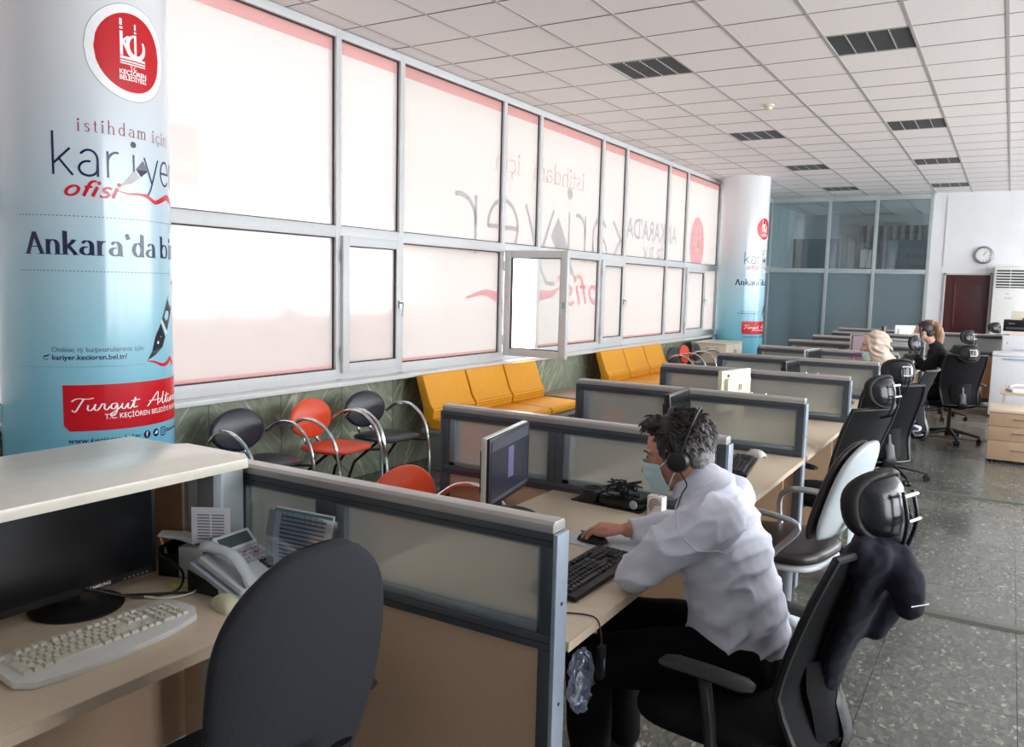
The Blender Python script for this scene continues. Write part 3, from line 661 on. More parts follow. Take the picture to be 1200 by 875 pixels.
    put_text(m, fc, 'T.C. KEÇİÖREN BELEDİYE BAŞKANI', -.165, .355, .950, .034, .004, lift=.0009)
    m.build('signature', pwh, t, smooth=False, fix=False)
    m = MB(); put_text(m, fc, 'www.kecioren.bel.tr', -.322, .005, .838, .036, .014, .3, lift=.0003)
    for x in (.042, .1): disc(m, fc, x, .85, .02, .02, .0004)
    for a, b in (((.137, .829), (.173, .829)), ((.173, .829), (.173, .869)), ((.173, .869), (.137, .869)), ((.137, .869), (.137, .829))): ribbon(m, fc, [a, b], lambda p, q, u: .005, .0004)
    ribbon(m, fc, E_(.155, .849, .009, .009), lambda p, q, u: .004, .0004)
    put_text(m, fc, '/kecioren', .18, .33, .84, .03, .008, lift=.0003)
    m.build('lettering', navy, t, smooth=False, fix=False)
    m = MB(); put_text(m, fc, 'f', .036, .047, .84, .034, .03, lift=.001); m.add([fc(x, z, .001) for x, z in ((.088, .843), (.108, .845), (.112, .858), (.1, .86))], [(0, 1, 2, 3)]); m.build('icon_print', pwh, t, smooth=False, fix=False)
    return t
c1 = make_column((-4.05, 2.51, 0), 0, 'blue and white printed round column at the left edge, beside the reception counter')
c2 = copy_tree(c1, (-4.05, 14.45, 0), -.135/.4, 'blue and white printed round column at the far end of the window wall')
# ================================================================== partitions and desks
frost = mix_mat('frosted_pane', [('refraction', (226, 228, 224), .28, .46), ('transparent', (210, 214, 210), 0, .10), ('translucent', (215, 215, 210), 0, .16), ('diffuse', (190, 190, 184), 0, .20), ('glossy', (235, 238, 240), .2, .10)])
brownlam = mat('brown_laminate', (200, 170, 142), .5, 0, .06, 60, stretch=(1, 1, 6))
desk_m = mat('beech_laminate', (206, 188, 164), .36, 0, .04, 25, stretch=(1, 8, 1))
desk_e = mat('beech_edge', (196, 178, 154), .4, 0, .04, 25)
PY = [1.753, 3.17, 4.593, 6.03, 7.47, 8.86, 10.28, 11.68, 13.12, 14.5]
ordn = ['nearest', 'second', 'third', 'fourth', 'fifth', 'sixth', 'seventh', 'eighth', 'ninth', 'farthest']
def partition(y, x0, xm, x1, label, lower=None, H=1.07, detail=True, posts=()):
    t = thing('desk_partition', label, 'partition', (0, y, 0), 0, 'frosted glass desk partitions')
    d = .029; low = lower or brownlam
    # cap rail with rounded top
    prof = [(-d-.003, -.028), (-d-.003, -.008), (-d+.006, 0), (d-.006, 0), (d+.003, -.008), (d+.003, -.028)]
    M = Matrix(((0, 0, 1, 0), (1, 0, 0, 0), (0, 1, 0, H), (0, 0, 0, 1)))
    MB().prism(prof, x0, x1, M).build('cap_rail', part_cap, t, bevel=.002)
    fr = MB()
    b = [(x0, xm), (xm, x1)]
    fr.box(x0, x1, -d, d, H-.065, H-.028).box(x0, x1, -d, d, .742, .782).box(x0, x1, -d, d, .03, .09)
    for a, c in b:
        fr.box(a, a+.036, -d, d, .09, .742).box(a, a+.036, -d, d, .782, H-.065).box(c-.036, c, -d, d, .09, .742).box(c-.036, c, -d, d, .782, H-.065)
    fr.build('frame', dark_part, t, bevel=.003)
    g = MB()
    for yy in (-d-.0015, 0, d-.002):
        for zz in ((H-.048), .762): g.box(x0+.002, x1-.002, yy, yy+.0035, zz-.0015, zz+.0015) if yy else None
    g.build('groove', seal, t, smooth=False)
    for a, c in b:
        bd = MB(); q = .02
        bd.box(a+.036, a+.036+q*1.6, -d+.006, d-.006, .782, H-.065).box(c-.036-q*.4, c-.036, -d+.006, d-.006, .782, H-.065)
        bd.box(a+.036, c-.036, -d+.006, d-.006, .782, .782+q).box(a+.036, c-.036, -d+.006, d-.006, H-.065-.006, H-.065)
        bd.build('glazing_bead', bead, t, bevel=.0015)
        MB().box(a+.04, c-.04, -.003, .003, .784, H-.067).build('glass_pane', frost, t, smooth=False)
        MB().box(a+.03, c-.03, -.014, .014, .085, .745).build('lower_panel', low, t, smooth=False)
    e = MB().box(x1, x1+.012, -d-.002, d+.002, .02, H-.03); e.build('end_cover', post_cov, t, bevel=.002)
    e = MB().box(x0-.012, x0, -d-.002, d+.002, .02, H-.03); e.build('end_cover', dark_part, t, bevel=.002)
    s = MB()
    for z in (.25, .6, .86): s.cyl((x1+.0115, 0, z), (x1+.0135, 0, z), .0045, n=10)
    s.build('screw', blackpl, t)
    f = MB()
    for x in (x0+.05, x1-.05): f.cyl((x, 0, 0), (x, 0, .03), .02, n=12)
    f.build('foot', blackpl, t)
    if detail and posts:
        f = MB()
        for x in posts: f.lathe([(.006, 0), (.006, .006), (.003, .01)], (x, 0, H), 8)
        f.build('cap_pin', chrome, t)
    return t
for k, y in enumerate(PY):
    x0, x1 = -2.26, -.905
    if k == 0: x0 = -2.06
    if k == 9: x0, x1 = -2.4, .75
    lab = ['frosted glass desk partition in front, between the reception desk and the seated man',
           'frosted glass desk partition just beyond the man in the white shirt, dark monitor before it',
           'frosted glass desk partition behind the man\'s head, second beyond him',
           'frosted glass desk partition with a cream monitor back in front of it',
           'frosted glass desk partition level with the woman in the beige headscarf',
           'frosted glass desk partition with pink flowers showing at its top edge',
           'frosted glass desk partition seventh from the front, pink-screened monitor behind',
           'frosted glass desk partition eighth from the front of the row',
           'frosted glass desk partition ninth from the front, last but one of the row',
           'long grey partition with orange lower panels at the far end of the row'][k]
    partition(y, x0, -1.655 if k < 9 else -.9, x1, lab, mat('orange_laminate', (196, 142, 104), .5, 0, .04, 40) if k == 9 else None, posts=(-1.2, -1.12) if k in (2, 3) else ())
def desk(y0, y1, label, x0=-1.66, x1=-.885):
    t = thing('office_desk', label, 'desk', (0, y0, 0), 0, 'beech desks in the partition row'); w = y1-y0
    MB().box(x0, x1-.003, 0, w, .725, .75).build('desktop', desk_m, t, bevel=.003)
    MB().box(x1-.003, x1, 0, w, .724, .7495).build('edge_band', desk_e, t)
    MB().box(x0+.03, x0+.05, .02, w-.02, .12, .725).build('modesty_panel', brownlam, t)
    for yy in (.012, w-.034): MB().box(x0+.06, x1-.1, yy, yy+.022, 0, .725).build('side_panel', brownlam, t)
    return t
dl = ['beech desk the man in the white shirt is working at', 'beech desk with the white mouse, behind the man', 'beech desk under the cream monitor, third bay', 'beech desk fourth bay, before the leaning headrest chairs',
      'beech desk of the woman in the beige headscarf', 'beech desk of the sixth bay', 'beech desk of the woman in black', 'beech desk of the eighth bay', 'beech desk of the last bay by the far partition']
for k in range(9): desk(PY[k]+.0325, PY[k+1]-.0325, dl[k])
# reception desk and raised counter
t = thing('reception_desk', 'beech reception desk at the lower left with keyboard and monitor on it', 'desk', (0, 0, 0))
MB().box(-2.42, -1.603, -1.2, 1.72, .722, .75).build('desktop', desk_m, t, bevel=.003); MB().box(-1.603, -1.6, -1.2, 1.72, .721, .749).build('edge_band', desk_e, t)
MB().box(-2.3, -2.28, -1.2, 1.715, .1, .721).build('modesty_panel', brownlam, t); MB().box(-2.25, -1.7, 1.69, 1.715, 0, .721).build('side_panel', brownlam, t)
t = thing('reception_counter', 'raised pale reception counter top above the dark monitor', 'counter', (0, 0, 0))
MB().prism([(-1.94, -1.2), (-1.94, 1.695), (-2.0, 1.735), (-2.27, 1.735), (-2.30, 1.70), (-2.52, 1.70), (-2.52, -1.2)], 1.068, 1.098).build('countertop', mat('counter_laminate', (214, 208, 194), .22, 0, .03, 20), t, bevel=.003)
MB().box(-2.46, -2.43, -1.2, 1.68, 0, 1.068).build('front_panel', brownlam, t)
MB().box(-2.43, -2.2, 1.2, 1.22, .75, 1.068).build('divider', desk_m, t)
MB().box(-2.43, -2.2, 1.655, 1.675, .75, 1.068).build('divider', brownlam, t)
p = MB(); p.prism([(-.03, -.05), (.045, -.05), (.06, -.03), (.06, .05), (-.03, .05)], 0, 1.068, Matrix.Translation((-2.04, 1.66, 0))); p.build('leg', mat('brushed_aluminium', (170, 178, 182), .45, .3, .04), t, bevel=.004)
p = MB(); p.box(-2.17, -2.15, 1.64, 1.7, .75, 1.068); p.build('leg', MATS['brushed_aluminium'], t, bevel=.004)
# ================================================================== computers
scr_off = mat('screen_black', (10, 11, 14), .22); scr_on = mat('screen_dim', (40, 42, 54), .25, emis=((52, 54, 70), .10))
def monitor(name, label, loc, rz, w=.47, h=.30, body=None, screen=None, tilt=0., standh=.09, edge=None, extra=None, slim=False):
    """screen faces local -y ... origin under the stand on the desk"""
    t = thing(name, label, 'monitor', loc, rz); b = body or blackpl
    zc = standh+h/2; M = Matrix.Translation((0, 0, zc)) @ Matrix.Rotation(tilt, 4, 'X')
    MB().box(-w/2, w/2, -.012, .018, -h/2, h/2, M).build('bezel', b, t, bevel=.004)
    MB().box(-w/2+.04, w/2-.04, .016, .045, -h/2+.04, h/2-.05, M).build('back_housing', b, t, bevel=.012)
    MB().box(-w/2+.014, w/2-.014, -.0135, -.0115, -h/2+.022, h/2-.014, M).build('screen', screen or scr_off, t, smooth=False)
    if edge: MB().box(-w/2-.003, w/2+.003, .0, .02, -h/2-.003, h/2+.003, M).build('light_edge', edge, t, bevel=.002)
    s = MB(); s.box(-.03, .03, .03, .05, .01, zc); s.build('stand_neck', b, t, bevel=.004)
    s = MB().lathe([(.001, 0), (.115, 0), (.118, .006), (.1, .014), (.001, .016)], n=32); s.build('stand_base', b, t)
    return t, M
m0, M0 = monitor('monitor', 'large black monitor switched off on the reception desk, lower left', (-2.085, 1.235, .75), pi/2+radians(0), .47, .29, standh=.035)
for n_, sz, a, b_, c_, mt in (('brand_lettering', 'SAMSUNG', -.03, .03, -.143, whitepl),):
    q = MB(); put_text(q, lambda s, z, l: tuple(M0 @ Vector((s, -.0128-l, z))), sz, a+.06, b_+.06, -.139, .012, .02); q.build(n_, mt, m0, smooth=False, fix=False)
q = MB()
for k in range(6): q.box(.13+k*.014, .134+k*.014, -.0135, -.0125, -.139, -.136, M0)
q.build('button_marks', greypl, m0, smooth=False)
q = MB(); q.box(.205, .228, -.0142, -.0134, .118, .134, M0); q.build('energy_sticker', mat('sticker_blue', (80, 150, 190), .4), m0, smooth=False)
q = MB(); put_text(q, lambda s, z, l: tuple(M0 @ Vector((s, -.0128-l, z))), 'SyncMaster 2033', -.225, -.16, .136, .008, .0); q.build('brand_lettering', greypl, m0, smooth=False, fix=False)
whe = mat('monitor_white', (214, 214, 208), .35)
m1, M1 = monitor('monitor', 'slim silver-edged monitor with dim screen facing the man in the white shirt', (-1.615, 2.675, .75), pi/2+radians(11), .44, .26, screen=scr_on, edge=whe, standh=.075)
q = MB(); q.box(-.03, .03, -.0145, -.0136, -.05, .07, M1); q.build('login_window', mat('screen_panel', (96, 92, 130), .3, emis=((110, 106, 150), .08)), m1, smooth=False)
q = MB(); q.box(-.2, .2, -.0142, -.0136, .08, .121, M1).box(-.2, .2, -.0142, -.0136, -.113, -.1, M1); q.build('window_bars', mat('screen_bar', (70, 74, 84), .3, emis=((80, 84, 96), .08)), m1, smooth=False)
monitor('monitor', 'black monitor tipped back above the partition behind the man\'s head', (-1.485, 4.24, .75), pi/2+radians(4), .40, .27, standh=.075, tilt=-.1)
m3, M3 = monitor('monitor', 'cream-backed old monitor standing above the fourth partition', (-1.57, 5.55, .75), -pi/2-radians(12)+pi+pi, .40, .27, body=mat('cream_monitor', (222, 214, 190), .45), standh=.085)
q = MB(); q.box(-.02, -.008, .0452, .046, .0, .04, M3).box(.004, .016, .0452, .046, .0, .04, M3).box(.1, .13, .0182, .019, .09, .11, M3); q.build('back_marks', blackpl, m3, smooth=False)
monitor('monitor', 'small black monitor rising over the fifth partition', (-1.50, 7.0, .75), pi/2-radians(4), .38, .26, standh=.07, tilt=-.12)
monitor('monitor', 'dark monitor with pale side edge over the sixth partition', (-1.60, 8.32, .75), pi/2-radians(8), .40, .27, standh=.07, edge=whe)
monitor('monitor', 'reddish-screened monitor with white edge in front of the woman in the headscarf', (-1.30, 9.75, .75), pi/2-radians(55), .40, .30, standh=.14, edge=whe, screen=mat('screen_rosy', (96, 70, 78), .3, emis=((150, 100, 110), .06)))
monitor('monitor', 'narrow dark monitor seen edge-on before the glazed office', (-1.47, 12.4, .75), pi/2+radians(2), .40, .30, standh=.15)
monitor('monitor', 'small white monitor near the far partition', (-1.30, 13.6, .75), pi/2+radians(120), .36, .26, standh=.17, body=whitepl)
def keyboard(label, loc, rz, body, keym, w=.46, d=.165, wave=False):
    t = thing('keyboard', label, 'keyboard', loc, rz)
    if wave:
        poly = [(-w/2, d*.35), (-w/2+.015, d*.5), (w/2-.02, d*.5), (w/2, d*.42), (w/2+.012, -d*.1), (w/2-.02, -d*.38), (w/2-.1, -d*.52), (0, -d*.6), (-w/2+.1, -d*.6), (-w/2+.02, -d*.5), (-w/2-.008, -d*.3)]
    else: poly = [(-w/2, -d/2), (w/2, -d/2), (w/2, d/2), (-w/2, d/2)]
    MB().prism(poly, 0, .018, Matrix.Rotation(radians(3), 4, 'X')@Matrix.Translation((0, 0, .004))).build('body', body, t, bevel=.006)
    R = Matrix.Rotation(radians(3), 4, 'X')@Matrix.Translation((0, 0, .0225)); kp = .0188; n = 0
    x0 = -w/2+.018; keys = []
    rows = [(.058, [1]*0+[.0]+[]), ]
    def row(y, widths, xs=x0, hgt=kp):
        x = xs
        for wd in widths:
            if wd > 0: keys.append((x, y, wd*kp, hgt))
            x += abs(wd)*kp
    top = d/2-.03
    row(top, [1, -1, 1, 1, 1, 1, -.5, 1, 1, 1, 1, -.5, 1, 1, 1, 1, -.25, 1, 1, 1])
    y = top-.026
    row(y, [1]*13+[2]+[-.25, 1, 1, 1, -.25, 1, 1, 1, 1]); y -= kp
    row(y, [1.5]+[1]*12+[1.5]+[-.25, 1, 1, 1, -.25, 1, 1, 1]); keys.append((x0+kp*21.5, y-kp, kp, kp*2)); y -= kp
    row(y, [1.75]+[1]*11+[2.25]+[-3.5, 1, 1, 1]); y -= kp
    row(y, [2.25]+[1]*10+[2.75]+[-1.25, 1, -1.25, 1, 1, 1]); keys.append((x0+kp*21.5, y-kp, kp, kp*2)); y -= kp
    row(y, [1.25, 1.25, 1.25, 6.25, 1.25, 1.25, 1.25, 1.25, -.25, 1, 1, 1, -.25, 2, 1])
    k = MB()
    for (a, b, wd, hg) in keys:
        g = .0012; q = .0028
        vs = [R@Vector(v) for v in ((a+g, b+g, 0), (a+wd-g, b+g, 0), (a+wd-g, b+hg-g, 0), (a+g, b+hg-g, 0), (a+g+q, b+g+q, .007), (a+wd-g-q, b+g+q, .007), (a+wd-g-q, b+hg-g-q*.4, .007), (a+g+q, b+hg-g-q*.4, .007))]
        k.add(vs, [(4, 5, 6, 7), (0, 1, 5, 4), (1, 2, 6, 5), (2, 3, 7, 6), (3, 0, 4, 7)])
    o = k.build('keys', keym, t, smooth=False); tag(o, kind='stuff')
    return t
cream_kb = mat('keyboard_white', (214, 214, 210), .4); keyc = mat('key_cream', (206, 202, 186), .5)
kb0 = keyboard('off-white keyboard on the reception desk, lower left', (-1.815, 1.14, .75), pi/2, cream_kb, keyc, .47, .17, True)
keyboard('black keyboard beside the man\'s hand on the first desk', (-1.06, 2.25, .75), pi/2-radians(1), blackpl, mat('key_black', (34, 35, 38), .4), .45, .155)
keyboard('black keyboard on the second desk, beside the white mouse', (-1.12, 4.1, .75), pi/2+radians(8), blackpl, MATS['key_black'], .44, .15)
keyboard('black keyboard on the fourth desk in front of the headrest chairs', (-1.1, 6.9, .75), pi/2, blackpl, MATS['key_black'], .44, .15)
def mouse(label, loc, rz, m):
    t = thing('computer_mouse', label, 'mouse', loc, rz)
    b = MB(); b.grid(lambda u, v: ((.031*cos(pi*u))*(1-.25*abs(2*v-1)**2.2)*(1 if .0 < v < 1 else .6), (v-.5)*.115, .036*sin(pi*u)**.7*(1-abs(2*v-1)**3*.75)*(1 if v < .95 else .8)), 17, 13); b.build('shell', m, t, ang=80)
    MB().box(-.0015, .0015, .02, .05, .024, .033).build('wheel', greypl, t); return t
mouse('yellowed cream mouse on the reception desk beside the keyboard', (-1.755, 1.455, .751), radians(75), mat('old_cream', (206, 202, 170), .4))
mouse('black mouse under the man\'s hand', (-1.19, 2.56, .752), radians(80), blackpl)
mouse('white mouse on the second desk near the partition end', (-1.115, 4.455, .751), radians(60), whitepl)
tb = MB().tube(smoothpts([(-1.78, 1.50, .755), (-1.80, 1.54, .755), (-1.87, 1.53, .754), (-1.93, 1.46, .754)], 8), .0022, 6).build('mouse_cable', keyc); tag(tb, 'thin pale mouse cable curling behind the cream mouse', 'cable')
tb = MB().tube(smoothpts([(-2.07, 1.25, .80), (-2.0, 1.36, .756), (-1.96, 1.45, .755), (-2.0, 1.50, .79), (-2.08, 1.48, .83)], 8), .004, 6).build('monitor_cable', blackpl); tag(tb, 'black cable looping between the off-white keyboard and the big monitor', 'cable')
tb = MB().tube(smoothpts([(-2.10, 1.30, .756), (-1.97, 1.42, .755), (-1.90, 1.50, .755), (-1.93, 1.58, .757), (-2.03, 1.6, .756)], 8), .0035, 6).build('power_cable', blackpl); tag(tb, 'black cable lying behind the mouse in front of the desk organiser', 'cable')
tb = MB().tube(smoothpts([(-1.99, 1.37, .757), (-1.93, 1.40, .757), (-1.91, 1.47, .757), (-1.98, 1.53, .757)], 8), .003, 6).build('keyboard_cable', keyc); tag(tb, 'cream keyboard cable running to the yellow note', 'cable')
mp_ = MB().box(-1.28, -1.02, 2.50, 2.72, .7505, .7535).build('mouse_pad', mat('pale_pad', (196, 202, 208), .6)); tag(mp_, 'pale mouse pad under the man\'s right hand', 'mouse pad')
# desk phone on its angled stand
ph = thing('desk_phone', 'light grey desk telephone with handset and red-lit keys on a tilted stand', 'telephone', (-1.865, 1.585, .75), radians(94))
S = Matrix.Rotation(radians(22), 4, 'X')
MB().box(-.11, .11, -.1, .1, .045, .06, Matrix.Translation((0, 0, -.004))@S).build('stand_plate', greypl, ph, bevel=.003)
MB().prism([(-.1, -.035+.04), (.09, .06), (.09, 0), (-.085, 0)], -.1, -.095, Matrix(((0, 0, 1, 0), (1, 0, 0, 0), (0, 1, 0, 0), (0, 0, 0, 1)))).build('stand_side', blackpl, ph)
phm = mat('phone_grey', (186, 192, 196), .4)
B = Matrix.Translation((0, 0, 0))@S
MB().prism([(-.1, -.095), (.1, -.095), (.105, .0), (.1, .1), (-.03, .1), (-.1, .08)], .062, .082, B).build('phone_body', phm, ph, bevel=.006)
D = B@Matrix.Translation((.03, .085, .085))@Matrix.Rotation(radians(22), 4, 'X')
MB().box(-.07, .07, -.028, .028, 0, .014, D).build('display_housing', phm, ph, bevel=.004); MB().box(-.058, .058, -.018, .018, .0142, .0152, D).build('display', mat('lcd_dark', (70, 82, 82), .2), ph, smooth=False)
k = MB()
for i in range(6):
    for j in range(4): k.cbox((-.01+.019*i, .04-.016*j, .0845), (.013, .008, .005), B)
o = k.build('function_keys', greypl, ph); tag(o, kind='stuff')
k = MB()
for i in range(3):
    for j in range(4): k.cbox((.045+.017*i, -.022-.015*j, .0845), (.012, .010, .005), B)
o = k.build('dial_keys', blackpl, ph); tag(o, kind='stuff')
k = MB().cbox((.03, .035, .0872), (.012, .006, .003), B).cbox((.062, .018, .0872), (.012, .006, .003), B); k.build('red_key', mat('key_red', (220, 60, 70), .4), ph)
hp = [B@Vector(v) for v in ((-.065, -.1, .09), (-.065, -.07, .105), (-.062, 0, .125), (-.065, .07, .108), (-.065, .1, .095))]
MB().tube(smoothpts(hp, 5), [(.024, .014)]*5+[(.02, .012)]*11+[(.025, .014)]*5, 12).build('handset', phm, ph)
# organiser, note holder, tray card, sticky note
og = thing('desk_organiser', 'black mesh desk organiser with a silver box and papers beneath the counter', 'organiser', (-2.05, 1.585, .75), radians(20))
MB().box(-.09, .05, -.05, .05, 0, .008).box(-.09, -.085, -.05, .05, 0, .09).box(-.03, -.026, -.05, .05, 0, .095).box(-.09, -.03, -.05, -.046, 0, .07).box(-.09, -.03, .046, .05, 0, .09).build('mesh_holder', blackpl, og)
MB().box(-.02, .06, -.055, .04, .004, .095).build('silver_box', mat('silver_card', (186, 188, 190), .35, .3), og, bevel=.002)
for a, b_, c_, z in ((-.05, .02, 8, .1), (-.02, .0, -14, .106), (-.06, .0, 20, .112)):
    M = Matrix.Translation((a, b_, z))@Matrix.Rotation(radians(c_), 4, 'Z')@Matrix.Rotation(radians(6), 4, 'Y'); MB().box(-.05, .05, -.03, .03, 0, .003, M).build('paper', whitepl, og, smooth=False)
MB().tube([(-.08, -.02, .05), (-.1, -.03, .118)], .004, 8).build('pen', mat('pen_yellow', (200, 170, 90), .4), og)
nh = thing('note_holder', 'wire note holder carrying a printed white card, in front of the silver leg', 'note holder', (-1.975, 1.585, .75), radians(30))
MB().lathe([(.001, 0), (.03, 0), (.028, .008), (.001, .01)]).build('base', blackpl, nh); MB().tube([(0, 0, .008), (0, 0, .1), (.0, -.004, .125)], .002, 8).build('stem', chrome, nh)
MB().box(-.058, .058, -.004, -.0025, .105, .215).build('card', mat('card_white', (214, 214, 220), .6), nh, smooth=False)
q = MB()
for r in range(9):
    for c in range(2): q.box(-.04+.043*c, -.003+.043*c, -.0046, -.0042, .118+.009*r, .122+.009*r)
q.build('card_print', mat('print_grey', (120, 120, 138), .6), nh, smooth=False)
sn = MB().box(-.035, .035, -.012, .012, 0, .0015).build('sticky_note', mat('sticky_lime', (206, 224, 60), .6)); sn.location = (-1.985, 1.492, .7515); sn.rotation_euler = (0, 0, radians(35)); tag(sn, 'lime yellow sticky note lying in front of the desk organiser', 'note')
cd = thing('printed_list_card', 'curved printed list card in a clear holder leaning behind the phone', 'list holder', (-1.675, 1.69, .75), radians(4))
f_ = lambda u, v: (-.105+.21*u, -.055+.03*v+.028*(1-v)**2-.012*sin(pi*v), .01+.225*v)
MB().grid(f_, 8, 14, .003).build('sheet', mat('sheet_white', (224, 228, 234), .5), cd, ang=60)
q = MB(); df = lambda u, v, l=.0022: (lambda a: (a[0], a[1]-l-.003, a[2]))(f_(u, v))
for r in range(17):
    v0 = .06+.052*r; q.add([df(.13, v0), df(.9, v0), df(.9, v0+.022), df(.13, v0+.022)], [(0, 1, 2, 3)])
o = q.build('print_rows', mat('print_slate_dark', (66, 76, 92), .6), cd, smooth=False, fix=False)
q = MB()
for c in range(8): u0 = .12+.1*c; q.add([df(u0, v, .0026) for v in (.03, .95)]+[df(u0+.012, v, .0026) for v in (.95, .03)], [(0, 1, 2, 3)])
q.add([df(.0, .955, .0026), df(1, .955, .0026), df(1, .99, .0026), df(0, .99, .0026)], [(0, 1, 2, 3)])
q.build('print_columns', mat('print_teal', (70, 110, 110), .6), cd, smooth=False, fix=False)
MB().grid(lambda u, v: (-.125+.25*u, -.06+.03*v+.028*(1-v)**2-.012*sin(pi*v)-.004, .005+.22*v), 6, 14, .002).build('clear_cover', mix_mat('clear_plastic', [('transparent', (235, 240, 245), 0, .85), ('glossy', (255, 255, 255), .1, .15)]), cd, ang=60)
# black headset case with tangled cable, card, usb, plastic bag
hc = thing('headset_case', 'black plastic case heaped with tangled headset cable beyond the keyboard', 'case', (-1.32, 3.06, .75), radians(-5))
MB().box(-.19, .13, -.05, .05, 0, .006).build('tray', blackpl, hc); MB().box(-.06, .12, -.045, .045, .004, .05).build('case_body', blackgl, hc, bevel=.01)
MB().lathe([(.001, .006), (.052, .006), (.056, .03), (.052, .056), (.04, .058), (.036, .05), (.001, .05)], (-.115, 0, 0), 28).build('ear_cup', blackpl, hc)
MB().lathe([(.014, -.004), (.018, 0), (.014, .004)], (.1, -.047, .03), 20, Matrix.Rotation(pi/2, 4, 'X')).build('dial', greypl, hc)
rn = random.Random(3)
for k in range(7):
    pts = [(rn.uniform(-.06, .11), rn.uniform(-.04, .03), rn.uniform(.05, .115)) for _ in range(6)]
    MB().tube(smoothpts(pts, 7), .0035, 6).build('tangled_cable', blackpl, hc)
lc = thing('logo_card', 'small white box with a dark red arch emblem beside the man\'s chest', 'box', (-1.13, 3.02, .75), radians(-8))
MB().box(-.035, .03, -.02, .02, 0, .08).build('box_body', whitepl, lc, bevel=.002)
q = MB(); fl_ = lambda s, z, l: (s, -.0206-l, z)
for r in (.009, .017, .025): ribbon(q, fl_, [(x, z) for x, z in E_(.0, .04, r, r*1.15, 20, 230, 16)], lambda a, b, u: .004, 0)
q.build('emblem', mat('dark_red_print', (130, 24, 36), .5), lc, smooth=False, fix=False)
tb = MB().tube(smoothpts([(-1.0, 1.93, .754), (-.93, 1.96, .754), (-.888, 1.955, .752), (-.872, 1.95, .72), (-.868, 1.948, .68)], 8), .0022, 6).build('usb_cable', blackpl); tag(tb, 'thin black cable hanging over the front desk edge', 'cable')
ub = thing('cable_remote', 'small black inline control hanging from the cable under the desk edge', 'cable control', (-.868, 1.948, .64))
MB().box(-.009, .009, -.014, .014, -.045, .045).build('body', blackpl, ub, bevel=.003); q = MB(); put_text(q, lambda s, z, l: (.0096, -z, s), 'USB', -.02, .01, -.004, .01, .01); q.build('lettering', greypl, ub, smooth=False, fix=False)
bag = MB(); bag.ell((0, 0, 0), (.022, .055, .085), None, 20, 14)
for v in bag.v: v += Vector((rn.uniform(-.008, .008), rn.uniform(-.008, .008), rn.uniform(-.006, .006)))
bag = bag.build('plastic_bag', mix_mat('bag_film', [('transparent', (225, 230, 240), 0, .85), ('glossy', (240, 245, 255), .15, .2), ('translucent', (190, 200, 215), 0, .25)]), ang=80); bag.location = (-.875, 1.84, .63); tag(bag, 'crumpled clear plastic bag hanging under the first desk by the partition end', 'bag')
# flowers
fw_ = thing('flower_pot', 'bunch of bright pink flowers on the fifth desk', 'flowers', (-1.22, 8.4, .75))
MB().lathe([(.03, 0), (.04, .1), (.036, .1), (.028, .01)], n=20).build('vase', whitepl, fw_)
pm = mat('petal_pink', (196, 40, 160), .6); gm = mat('stem_green', (60, 100, 50), .6)
for k in range(9):
    a = rn.uniform(0, 2*pi); x, y, z = .045*cos(a)*rn.random()-.02+.012*k, .05*sin(a), .28+rn.uniform(-.03, .04)
    MB().tube([(0, 0, .05), (x*.5, y*.5, .17), (x, y, z)], .002, 5).build('stem', gm, fw_)
    b = MB()
    for p_ in range(5): b.ell((x+.01*cos(p_*1.257), y+.01*sin(p_*1.257), z+.004), (.009, .008, .006), None, 8, 6)
    b.build('flower', pm, fw_)
# white printer in the seventh bay
wp_ = thing('desktop_printer', 'white desktop printer behind the woman in the headscarf', 'printer', (-1.13, 11.2, .75), 0)
MB().box(-.12, .12, -.2, .2, 0, .27).build('body', whitepl, wp_, bevel=.02); MB().box(-.10, .10, -.19, .1, .27, .30).build('lid', greypl, wp_, bevel=.01); MB().box(.12, .16, -.15, .15, .05, .12).build('paper_tray', greypl, wp_, bevel=.006)
# ================================================================== chairs (front = local +y)
mesh_b = mat('black_mesh', (10, 10, 13), .8, 0, .15, 220, .3, .25); fab_b = mat('charcoal_fabric', (31, 32, 38), .9, 0, .14, 160, .5); frame_b = mat('chair_frame_black', (13, 14, 16), .4)
def star_base(t, m, R=.31, hubz=.085, casterm=None, twist=0.):
    for k in range(5):
        a = 2*pi*k/5+twist; d = Vector((cos(a), sin(a), 0))
        MB().tube([d*.02+Vector((0, 0, hubz+.045)), d*R*.55+Vector((0, 0, hubz+.02)), d*R+Vector((0, 0, hubz-.012))], [(.028, .026), (.022, .017), (.014, .012)], 10).build('base_arm', m, t)
    for k in range(5):
        a = 2*pi*k/5+twist; c = Vector((cos(a)*R, sin(a)*R, .028)); tx = Vector((-sin(a), cos(a), 0))
        b = MB(); b.cyl(c+tx*.008, c+tx*.026, .027, n=16); b.cyl(c-tx*.008, c-tx*.026, .027, n=16); b.cyl(c-tx*.01, c+tx*.01, .014, n=10); b.cyl(c+Vector((0, 0, .02)), c+Vector((0, 0, .055)), .008, n=8)
        b.build('caster', casterm or frame_b, t)
    MB().cyl((0, 0, .06), (0, 0, .16), .034, .026, 18).build('hub', m, t)
    MB().cyl((0, 0, .15), (0, 0, .40), .022, .018, 16).build('gas_lift', mat('lift_grey', (60, 62, 66), .35, .6), t)
